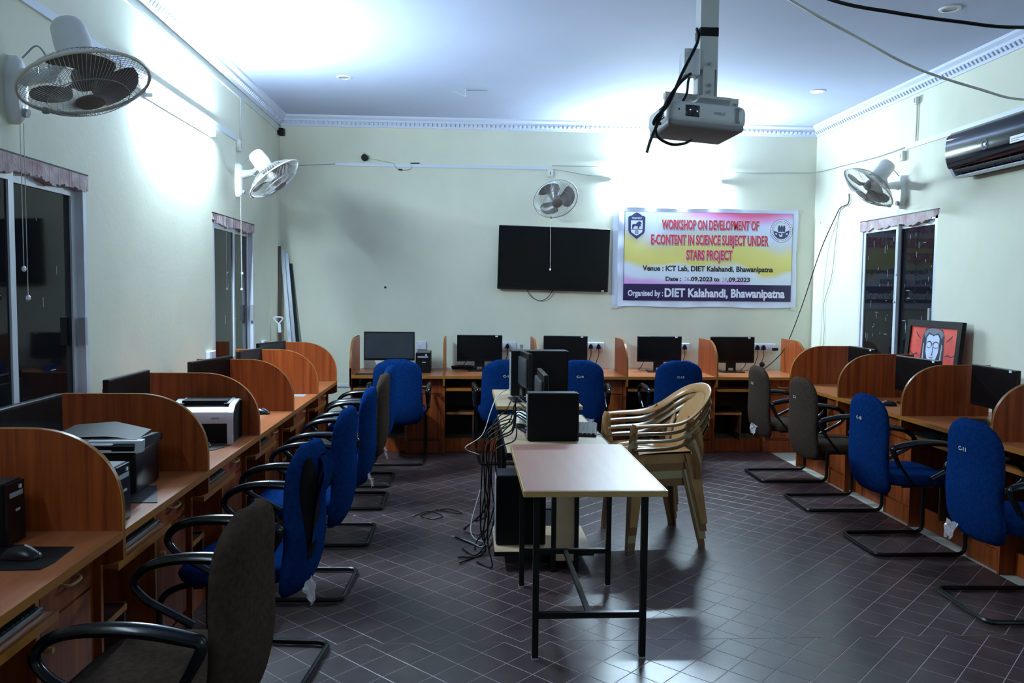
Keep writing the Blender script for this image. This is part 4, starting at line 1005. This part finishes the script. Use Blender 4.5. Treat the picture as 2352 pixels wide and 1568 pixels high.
# local: x across (-> -Y world), looks toward -y (-> -X world), z up
fw_, fh_ = .355, .61
mb = MB(); mb.box(-fw_, fw_, -.02, .012, .0, .05); mb.box(-fw_, fw_, -.02, .012, fh_-.05, fh_); mb.box(-fw_, -fw_+.05, -.02, .012, .05, fh_-.05); mb.box(fw_-.05, fw_, -.02, .012, .05, fh_-.05); mb.build('frame', 'matt_black', pt, smooth=0)
M['p_red'] = noisy('painted_red', (.50, .035, .030), (.75, .10, .06), (7, 7, 5), .5, 4); M['p_face'] = mat('painted_face', (.55, .62, .80), .5)
M['p_dark'] = mat('painted_dark', (.012, .015, .04), .5); M['p_hair'] = mat('painted_hair', (.16, .16, .20), .5); M['p_ear'] = mat('painted_ear', (.45, .45, .42), .5)
cv_ = MB().box(-fw_+.04, fw_-.04, -.006, .0, .04, fh_-.04).build('canvas', 'p_red', pt, smooth=0)
def art(pts, d, m, nm):
    mb = MB(); mb.add([(x, -.0062-.0004*d, .555-(.555-y)*.60 if nm != 'painted_neck' else y) for x, y in pts], [tuple(range(len(pts)))]); return mb.build(nm, m, cv_, smooth=0)
def ell(cx, cy, rx, ry, a0=0, a1=360, n=22): return [(cx+rx*math.cos(R(a0+(a1-a0)*k/n)), cy+ry*math.sin(R(a0+(a1-a0)*k/n))) for k in range(n+(0 if a1-a0 == 360 else 1))]
ztop = fh_-.055
art([(-.15, .05), (-.145, .36), (-.14, .46), (-.11, .54), (-.05, ztop), (.05, ztop), (.11, .54), (.14, .46), (.145, .36), (.16, .05)], 1, 'p_dark', 'painted_shadow')
art([(-.14, .04), (-.13, .30), (.13, .30), (.15, .04)], 1, 'p_dark', 'painted_neck')
art(ell(0, .47, .125, .083), 2, 'p_hair', 'painted_hair')
art([(-.105, .30), (-.1, .44), (-.06, .495), (-.02, .475), (0, .468), (.02, .475), (.06, .495), (.1, .44), (.105, .30)], 3, 'p_dark', 'painted_hairline')
art([(-.082, .25), (-.085, .36), (-.082, .43), (-.058, .47), (-.02, .462), (0, .448), (.02, .462), (.058, .47), (.082, .43), (.085, .36), (.082, .25), (.06, .17), (.03, .125), (0, .115), (-.03, .125), (-.06, .17)], 4, 'p_face', 'painted_face')
for s in (-1, 1):
    art([(s*.115, .36), (s*.125, .34), (s*.122, .2), (s*.128, .09), (s*.105, .09), (s*.108, .2)], 3, 'p_ear', 'painted_ear')
    art(ell(s*.043, .345, .040, .042), 5, 'p_dark', 'painted_eye_line'); art(ell(s*.046, .335, .032, .038), 6, 'p_face', 'painted_eyelid')
    art([(s*.078, .322), (s*.045, .302), (s*.014, .314), (s*.014, .308), (s*.045, .294), (s*.08, .316)], 7, 'p_dark', 'painted_lash')
art([(.008, .36), (.014, .35), (.012, .225), (.018, .212), (.0, .205), (-.016, .214), (-.006, .212), (.004, .216)], 7, 'p_dark', 'painted_nose')
art([(-.034, .190), (-.012, .184), (0, .180), (.014, .184), (.036, .192), (.014, .174), (0, .170), (-.014, .174)], 7, 'p_dark', 'painted_lips'); art([(-.016, .160), (.016, .160), (.0, .150)], 7, 'p_dark', 'painted_chin')
for s, q in ((-1, 0), (1, .02)):
    art([(s*.15, .18+q), (s*.20, .22+q), (s*.25, .20+q), (s*.31, .25+q), (s*.31, .235+q), (s*.25, .185+q), (s*.2, .2+q)], 2, 'p_dark', 'painted_fold')
    art([(s*.15, .40-q), (s*.19, .44-q), (s*.24, .50-q), (s*.235, .47-q), (s*.19, .42-q)], 2, 'p_dark', 'painted_fold')

# ================================================================== SOCKETS AND PLUGS
def socket(label, x, z, wid, plugs, y=YB):
    root = thing('power_socket', label, 'socket', (x, y, z), group='white power sockets on the back wall')
    MB().rbox(-wid/2, wid/2, -.028, 0, -.042, .042, .004, 1).build('plate', 'socket', root)
    for k in range(max(1, int(wid/.06))):
        cx = -wid/2+.04+k*.06
        if cx > wid/2-.02: break
        MB().box(cx-.016, cx+.016, -.030, -.028, .008, .034).build('switch', 'white', root, smooth=0)
        mb = MB()
        for a, b_ in ((0, -.008), (-.008, -.024), (.008, -.024)): mb.cyl((cx+a, -.0285, b_), (cx+a, -.030, b_), .003, 8)
        mb.build('pin_holes', 'matt_black', root)
    for px in plugs:
        pl = MB(); pl.prism([(px-.022, -.02), (px+.022, -.02), (px+.016, .012), (px, .03), (px-.016, .012)], -.065, -.030, 'y'); pg = pl.build('plug', 'matt_black', root)
        MB().tube(smoothpts([(px, -.055, -.015), (px+.002, -.06, -.08), (px-.02, -.06, -.15), (px-.035, -.05, -.20)], 4), .0035, 6).build('lead', 'cable', pg)
    return root
socket('single white socket beside the large dusty monitor', -.455, .985, .10, [])
socket('white socket with one black plug beside the cable-pile monitor', .435, .985, .15, [-.01])
socket('white socket with two black plugs under the television', 1.33, .985, .19, [-.045, .035])
socket('short white socket with one black plug under the banner', 2.275, .985, .10, [-.01])
socket('long white socket with two plugs and a charger in the right corner', 3.12, .985, .24, [-.085, -.02])
ch = MB().rbox(3.195, 3.255, YB-.06, YB-.03, .955, .985, .005, 1).build('phone_charger', 'matt_black', loc=(3.225, YB-.045, .97)); tag(ch, 'black charger block in the corner socket', 'charger')
def wallplug(label, y, z, X=XL, s=1, plug=True):
    root = thing('wall_socket', label, 'socket', (X, y, z), R(90 if s > 0 else -90))
    MB().rbox(-.07, .07, -.03, 0, -.045, .045, .004, 1).build('plate', 'socket', root)
    MB().box(-.05, -.02, -.032, -.03, -.01, .03).build('switch', 'white', root, smooth=0)
    if plug: MB().rbox(.01, .05, -.06, -.03, -.03, .02, .006, 2).build('plug', 'matt_black', root)
wallplug('white socket with a black plug on the left wall past the far window', 7.52, 1.03)
wallplug('white socket low on the left wall before the far window', 5.97, 1.045, plug=False)

# ================================================================== WALL WIRING
def conduit(label, a, b, n, w_=.022, m='pvc', name='conduit', th=.014):
    a = Vector(a); b = Vector(b); n = Vector(n); t = (b-a).normalized(); s = t.cross(n).normalized(); c = (a+b)/2
    mb = MB(); mb.loft([[p-s*w_/2, p+s*w_/2, p+s*w_/2+n*th, p-s*w_/2+n*th] for p in (a, b)])
    o = mb.build(name, m, smooth=0, loc=c); return tag(o, label, 'conduit')
conduit('long white conduit running the length of the left wall', (XL, YN, 2.755), (XL, 6.70, 2.755), (1, 0, 0), .04)
conduit('white conduit across the back wall ending above the fan', (-1.32, YB, 2.80), (.83, YB, 2.80), (0, -1, 0), .03)
conduit('white conduit along the right wall above the air conditioner', (XR, 6.53, 2.765), (XR, YN, 2.765), (-1, 0, 0), .04)
conduit('thin pipe under the cornice along the left wall', (XL, YN, 3.115), (XL, 8.2, 3.115), (1, 0, 0), .022, 'alu')
conduit('short white conduit low on the back wall in the left corner', (XL, YB, .57), (-1.08, YB, .57), (0, -1, 0), .025)
def gang(label, x, y, z, n, s=.045):
    n = Vector(n); side = n.cross(Vector((0, 0, 1))); root = thing('ceiling_rose', label, 'switch box', (x, y, z))
    c = Vector((x, y, z)); lo = c-side*s*.8-Vector((0, 0, s)); hi = c+side*s*.8+Vector((0, 0, s))+n*.035
    MB().rbox(*sorted((lo.x, hi.x)), *sorted((lo.y, hi.y)), *sorted((lo.z, hi.z)), .006, 2).build('box', 'cream', root, True)
    e = c+n*.036; q = Vector((abs(side.x)*.006+abs(n.x)*.002, abs(side.y)*.006+abs(n.y)*.002, .018)); MB().box(e.x-q.x, e.x+q.x, e.y-q.y, e.y+q.y, e.z-q.z, e.z+q.z).build('slot', 'grey', root, True)
gang('cream box at the end of the left wall conduit', XL, 6.76, 2.705, (1, 0, 0))
gang('cream box hanging under the back wall conduit above the fan', .845, YB, 2.745, (0, -1, 0), .035)
gang('cream box under the right wall conduit', XR, 6.57, 2.70, (-1, 0, 0), .04)
gang('cream box at the upper left on the near conduit', XL, 3.36, 2.74, (1, 0, 0), .05)
gang('small cream box below the cornice on the right wall', XR, 6.39, 3.11, (-1, 0, 0), .03)
cable('thin wire dropping from the cornice to the right wall conduit', [(3.61, 6.39, 3.09), (3.61, 6.385, 2.95), (3.61, 6.39, 2.785)], .006, 'pale_cord', 'wire', 'wire')
cable('thin wire between the pipe and the conduit on the left wall', [(-1.86, 6.84, 3.11), (-1.86, 6.84, 2.95), (-1.86, 6.84, 2.76)], .003, 'cord', 'wire', 'wire')
cable('thin wire on the back wall from the conduit to the right corner', [(.86, 8.255, 2.825), (1.4, 8.255, 2.825), (2.0, 8.255, 2.80), (2.8, 8.255, 2.79), (3.3, 8.255, 2.80), (3.58, 8.20, 2.80), (3.60, 7.6, 2.78), (3.60, 7.0, 2.76), (3.605, 6.55, 2.765)], .004, 'cord', 'wire', 'wire')
cable('sagging wire from the box to the back tube light', [(.87, 8.255, 2.79), (1.05, 8.255, 2.765), (1.25, 8.255, 2.735), (1.45, 8.25, 2.73)], .004, 'cord', 'wire', 'wire')
cable('thin wire along the back wall left of the conduit', [(-1.84, 8.255, 2.77), (-1.6, 8.255, 2.785), (-1.32, 8.255, 2.80)], .003, 'cord', 'wire', 'wire')
cable('black cable from the right wall down across the corner to the last back desk', [(3.605, 7.49, 2.50), (3.605, 7.50, 2.41), (3.60, 7.64, 2.385), (3.60, 7.72, 2.33), (3.55, 7.95, 1.98), (3.42, 8.05, 1.42), (3.27, 8.05, 1.02), (3.12, 8.0, .86), (2.98, 7.95, .775), (2.88, 7.9, .757)], .005)
cable('thin grey wire hanging down the right wall near the corner', [(3.605, 7.66, 2.38), (3.605, 7.70, 2.25), (3.605, 7.74, 2.05), (3.605, 7.80, 1.72), (3.605, 7.95, 1.45), (3.605, 7.92, 1.2), (3.605, 7.95, .95)], .003, 'cord', 'wire', 'wire')
cable('thick black cable crossing the ceiling at the upper right', [(1.0, 2.9, 2.72), (1.35, 3.0, 2.643), (1.585, 3.0, 2.605), (1.839, 3.0, 2.578), (2.10, 3.0, 2.564), (2.7, 3.0, 2.60), (3.60, 3.0, 2.72)], .0065)
cable('pale cable sagging across the upper right to the right wall', [(1.15, 3.5, 2.96), (1.431, 3.6, 2.855), (1.752, 3.7, 2.753), (2.125, 3.8, 2.633), (2.517, 3.9, 2.565), (2.816, 4.0, 2.545), (3.3, 4.1, 2.60), (3.60, 4.2, 2.70)], .006, 'pale_cord')
# ceiling hook
hk = thing('ceiling_hook', 'small metal hook with a wire end in the middle of the ceiling', 'hook', (0, 7.03, ZC))
MB().tube([(-.012, 7.03, ZC), (-.012, 7.02, ZC-.03), (-.014, 7.0, ZC-.06)], .007, 8).build('bracket', 'silver', hk, True); MB().tube(smoothpts([(-.012, 7.0, ZC-.06), (-.03, 6.95, ZC-.075), (-.09, 6.9, ZC-.06), (-.13, 6.88, ZC-.062)], 4), .004, 6).build('wire_end', 'white', hk, True)
MB().tube([(-.01, 7.04, ZC-.008), (.17, 7.04, ZC-.006)], .003, 5).build('lead', 'cord', hk, True)
# little camera / speaker on the back wall with its lead
sc_ = thing('wall_camera', 'small round black camera on the back wall above the conduit', 'camera', (-1.027, YB, 2.867))
MB().lathe([(.028, -.055), (.033, -.045), (.033, -.01), (.02, 0)], (-1.027, YB, 2.867), (0, 1, 0), 18).build('body', 'matt_black', sc_, True)
MB().tube([(-1.03, YB-.01, 2.89), (-1.035, YB-.008, 2.92)], .005, 6).build('bracket', 'grey', sc_, True)
MB().tube(smoothpts([(-1.0, 8.255, 2.865), (-.86, 8.255, 2.84), (-.74, 8.255, 2.815), (-.72, 8.25, 2.78), (-.68, 8.245, 2.755), (-.62, 8.245, 2.752), (-.57, 8.25, 2.765), (-.56, 8.255, 2.80)], 5), .003, 6).build('lead', 'cord', sc_, True)
MB().tube([(-.69, 8.245, 2.757), (-.65, 8.245, 2.753)], .008, 6).build('connector', 'matt_black', sc_, True); MB().tube([(-.57, 8.25, 2.822), (-.48, 8.25, 2.824)], .006, 6).build('cable_clip', 'matt_black', sc_, True)
sp_ = MB(); sp_.lathe([(.012, -.004), (.010, 0)], (-.822, YB, 1.572), (0, 1, 0), 10); o = sp_.build('wall_hole', 'matt_black', loc=(-.822, YB, 1.572)); tag(o, 'small dark hole in the bare back wall', 'hole')
sp_ = MB(); sp_.lathe([(.01, -.004), (.008, 0)], (XR, 8.12, 2.28), (-1, 0, 0), 10); o = sp_.build('wall_hole', 'matt_black', loc=(XR, 8.12, 2.28)); tag(o, 'small dark hole in the right wall near the corner', 'hole')
# junction in pipe
o = MB().rbox(XL+.005, XL+.06, 8.16, 8.235, 3.06, 3.13, .01, 2).build('pipe_elbow', 'matt_black', loc=(XL+.03, 8.2, 3.1)); tag(o, 'dark pipe elbow under the cornice in the left corner', 'pipe')

# ================================================================== DESK-TOP ODDS AND ENDS
r = random.Random(3); pts = []
for i in range(46):
    a = i*.9; pts.append((-.02+.13*math.cos(a)*r.uniform(.6, 1), 8.02+.05*math.sin(a)*r.uniform(.5, 1), .757+.0009*i+.01*r.random()))
cable('tangled pile of black cables on the back desk', pts, .005, k=3)
wc = thing('webcam', 'round black webcam on the corner back desk', 'webcam', (3.0, 7.98, .75))
MB().lathe([(.001, -.028), (.02, -.02), (.028, 0), (.02, .02), (.001, .028)], (3.0, 7.98, .832), (0, -1, .2), 16).build('head', 'matt_black', wc, True)
MB().tube([(3.0, 7.98, .81), (3.0, 7.98, .762)], .006, 6).build('stem', 'black_plastic', wc, True); MB().rbox(2.97, 3.03, 7.95, 8.01, .75, .762, .004, 1).build('foot', 'black_plastic', wc, True)
bt = thing('teal_bottle', 'small teal bottle standing behind the black tower by the back wall', 'bottle', (.56, 8.12, .75))
MB().lathe([(.03, 0), (.032, .02), (.032, .17), (.014, .21), (.014, .235)], (.56, 8.12, .75), (0, 0, 1), 16).build('body', 'teal', bt, True); MB().lathe([(.016, 0), (.016, .025), (.001, .027)], (.56, 8.12, .983), (0, 0, 1), 14).build('cap', 'teal', bt, True)
ps = thing('power_strip', 'white power adaptor on the beech table behind the slim tower', 'adaptor', (.40, 5.32, .70))
MB().rbox(.345, .45, 5.16, 5.44, .70, .735, .006, 2).build('body', 'white', ps, True)
for k in range(3): MB().box(.378, .415, 5.20+k*.08, 5.235+k*.08, .735, .737).build('outlet', 'grey', ps, True)
o = MB().rbox(.30, .40, 4.93, 5.0, .70, .725, .012, 3).build('power_brick', 'matt_black', loc=(.35, 4.965, .70)); tag(o, 'black power brick among the cables on the beech table', 'adaptor')
o = MB().rbox(.86, .885, 4.20, 4.225, .70, .72, .003, 1).build('x', 'white', loc=(.87, 4.21, .70)); bpy.data.objects.remove(o)
# cables from the towers over the table edge to the floor
rc = random.Random(11)
for i in range(11):
    xs = .352; ys = 4.52+rc.random()*.07; zs = .74+i*.02 % .2
    yk = 4.35+rc.random()*1.1; xk = .20-rc.random()*.08
    cable('black cable hanging off the left edge of the beech table to the floor', [(xs, ys, zs), (xs-.06, ys+(yk-ys)*.3, zs+.02), (.27, yk, .73+rc.random()*.05), (xk, yk+.02, .66), (xk+rc.uniform(-.03, .02), yk+.05, .40), (xk+rc.uniform(-.05, .04), yk+.1, .14), (xk-rc.random()*.12, yk+rc.uniform(-.1, .2), .012), (xk-rc.random()*.2, yk+rc.uniform(-.2, .2), .008)], .0042, group='black cables draped off the beech table')
cable('white wire looped at the left edge of the farthest table', [(.335, 6.12, .80), (.27, 6.0, .79), (.22, 5.85, .76), (.18, 5.75, .68), (.12, 5.7, .52), (.0, 5.75, .42), (.1, 5.8, .36)], .0035, 'pale_cord')
cable('pale wire looped on the floor left of the beech table', [(.10, 5.2, .25), (.04, 5.1, .05), (.06, 4.95, .008), (.14, 4.85, .006), (.10, 4.78, .006), (.02, 4.9, .006), (-.08, 5.0, .006)], .003, 'pale_cord')
cable('tangle of thin wires lying on the floor left of the tables', [(-.35, 5.45, .006), (-.25, 5.55, .012), (-.15, 5.45, .006), (-.22, 5.35, .012), (-.3, 5.48, .006), (-.12, 5.62, .01), (-.02, 5.5, .006), (-.2, 5.6, .01)], .003, 'cable', 'wire', 'wire')
cable('keyboard lead running across the beech table to its right edge', [(.74, 4.78, .708), (.78, 4.72, .706), (.80, 4.66, .706), (.815, 4.60, .69)], .0025)
for i, (x, z) in enumerate(((1.80, .80), (2.55, .80), (2.86, .80), (.02, .84))):
    cable(['thin black lead behind the monitor under the banner', 'thin black lead left of the corner monitor stand', 'thin black lead right of the corner monitor stand', 'thin black lead hanging behind the cable-pile monitor'][i], [(x, 8.03, .87), (x-.02, 8.05, z), (x-.05, 8.06, .765), (x+.05, 8.1, .757)], .0035)
# leaning strips and brush in the left back corner
def strip(label, x0, y0, x1, y1, z1, w_, m):
    a = Vector((x0, y0, 0.02)); b = Vector((x1, y1, z1)); t = (b-a).normalized(); s = Vector((1, 0, 0)); s = (s-t*s.dot(t)).normalized(); q = t.cross(s)
    o = MB().loft([[p-s*w_-q*.01, p+s*w_-q*.01, p+s*w_+q*.01, p-s*w_+q*.01] for p in (a, b)]).build('metal_strip', m, smooth=0, loc=a); tag(o, label, 'metal strip', 'strips leaning in the left back corner')
strip('pale aluminium strip leaning in the left back corner', -1.64, 7.95, -1.835, 8.20, 1.93, .016, 'alu')
strip('grey metal strip leaning behind the pale one in the corner', -1.60, 7.99, -1.80, 8.225, 1.90, .016, 'alu_grey')
strip('shorter black metal strip leaning rightmost in the corner', -1.57, 8.02, -1.765, 8.25, 1.80, .014, 'matt_black')
strip('thin dark strip standing upright against the left wall corner', -1.845, 8.12, -1.855, 8.17, 1.97, .012, 'wood_dark')
br = thing('long_handled_brush', 'long stick with a white looped handle in the left back corner', 'brush', (-1.76, 7.80, 0))
MB().tube([(-1.70, 7.80, 0), (-1.785, 7.83, 1.16)], .012, 8).build('stick', 'wood_dark', br, True); MB().tube([(-1.783, 7.83, 1.13), (-1.79, 7.83, 1.21)], .016, 8).build('collar', 'white', br, True)
MB().tube(smoothpts([(-1.79, 7.83, 1.21), (-1.835, 7.83, 1.255), (-1.83, 7.83, 1.275), (-1.77, 7.83, 1.275), (-1.755, 7.83, 1.26), (-1.79, 7.83, 1.215)], 4), .007, 6).build('looped_handle', 'white', br, True)
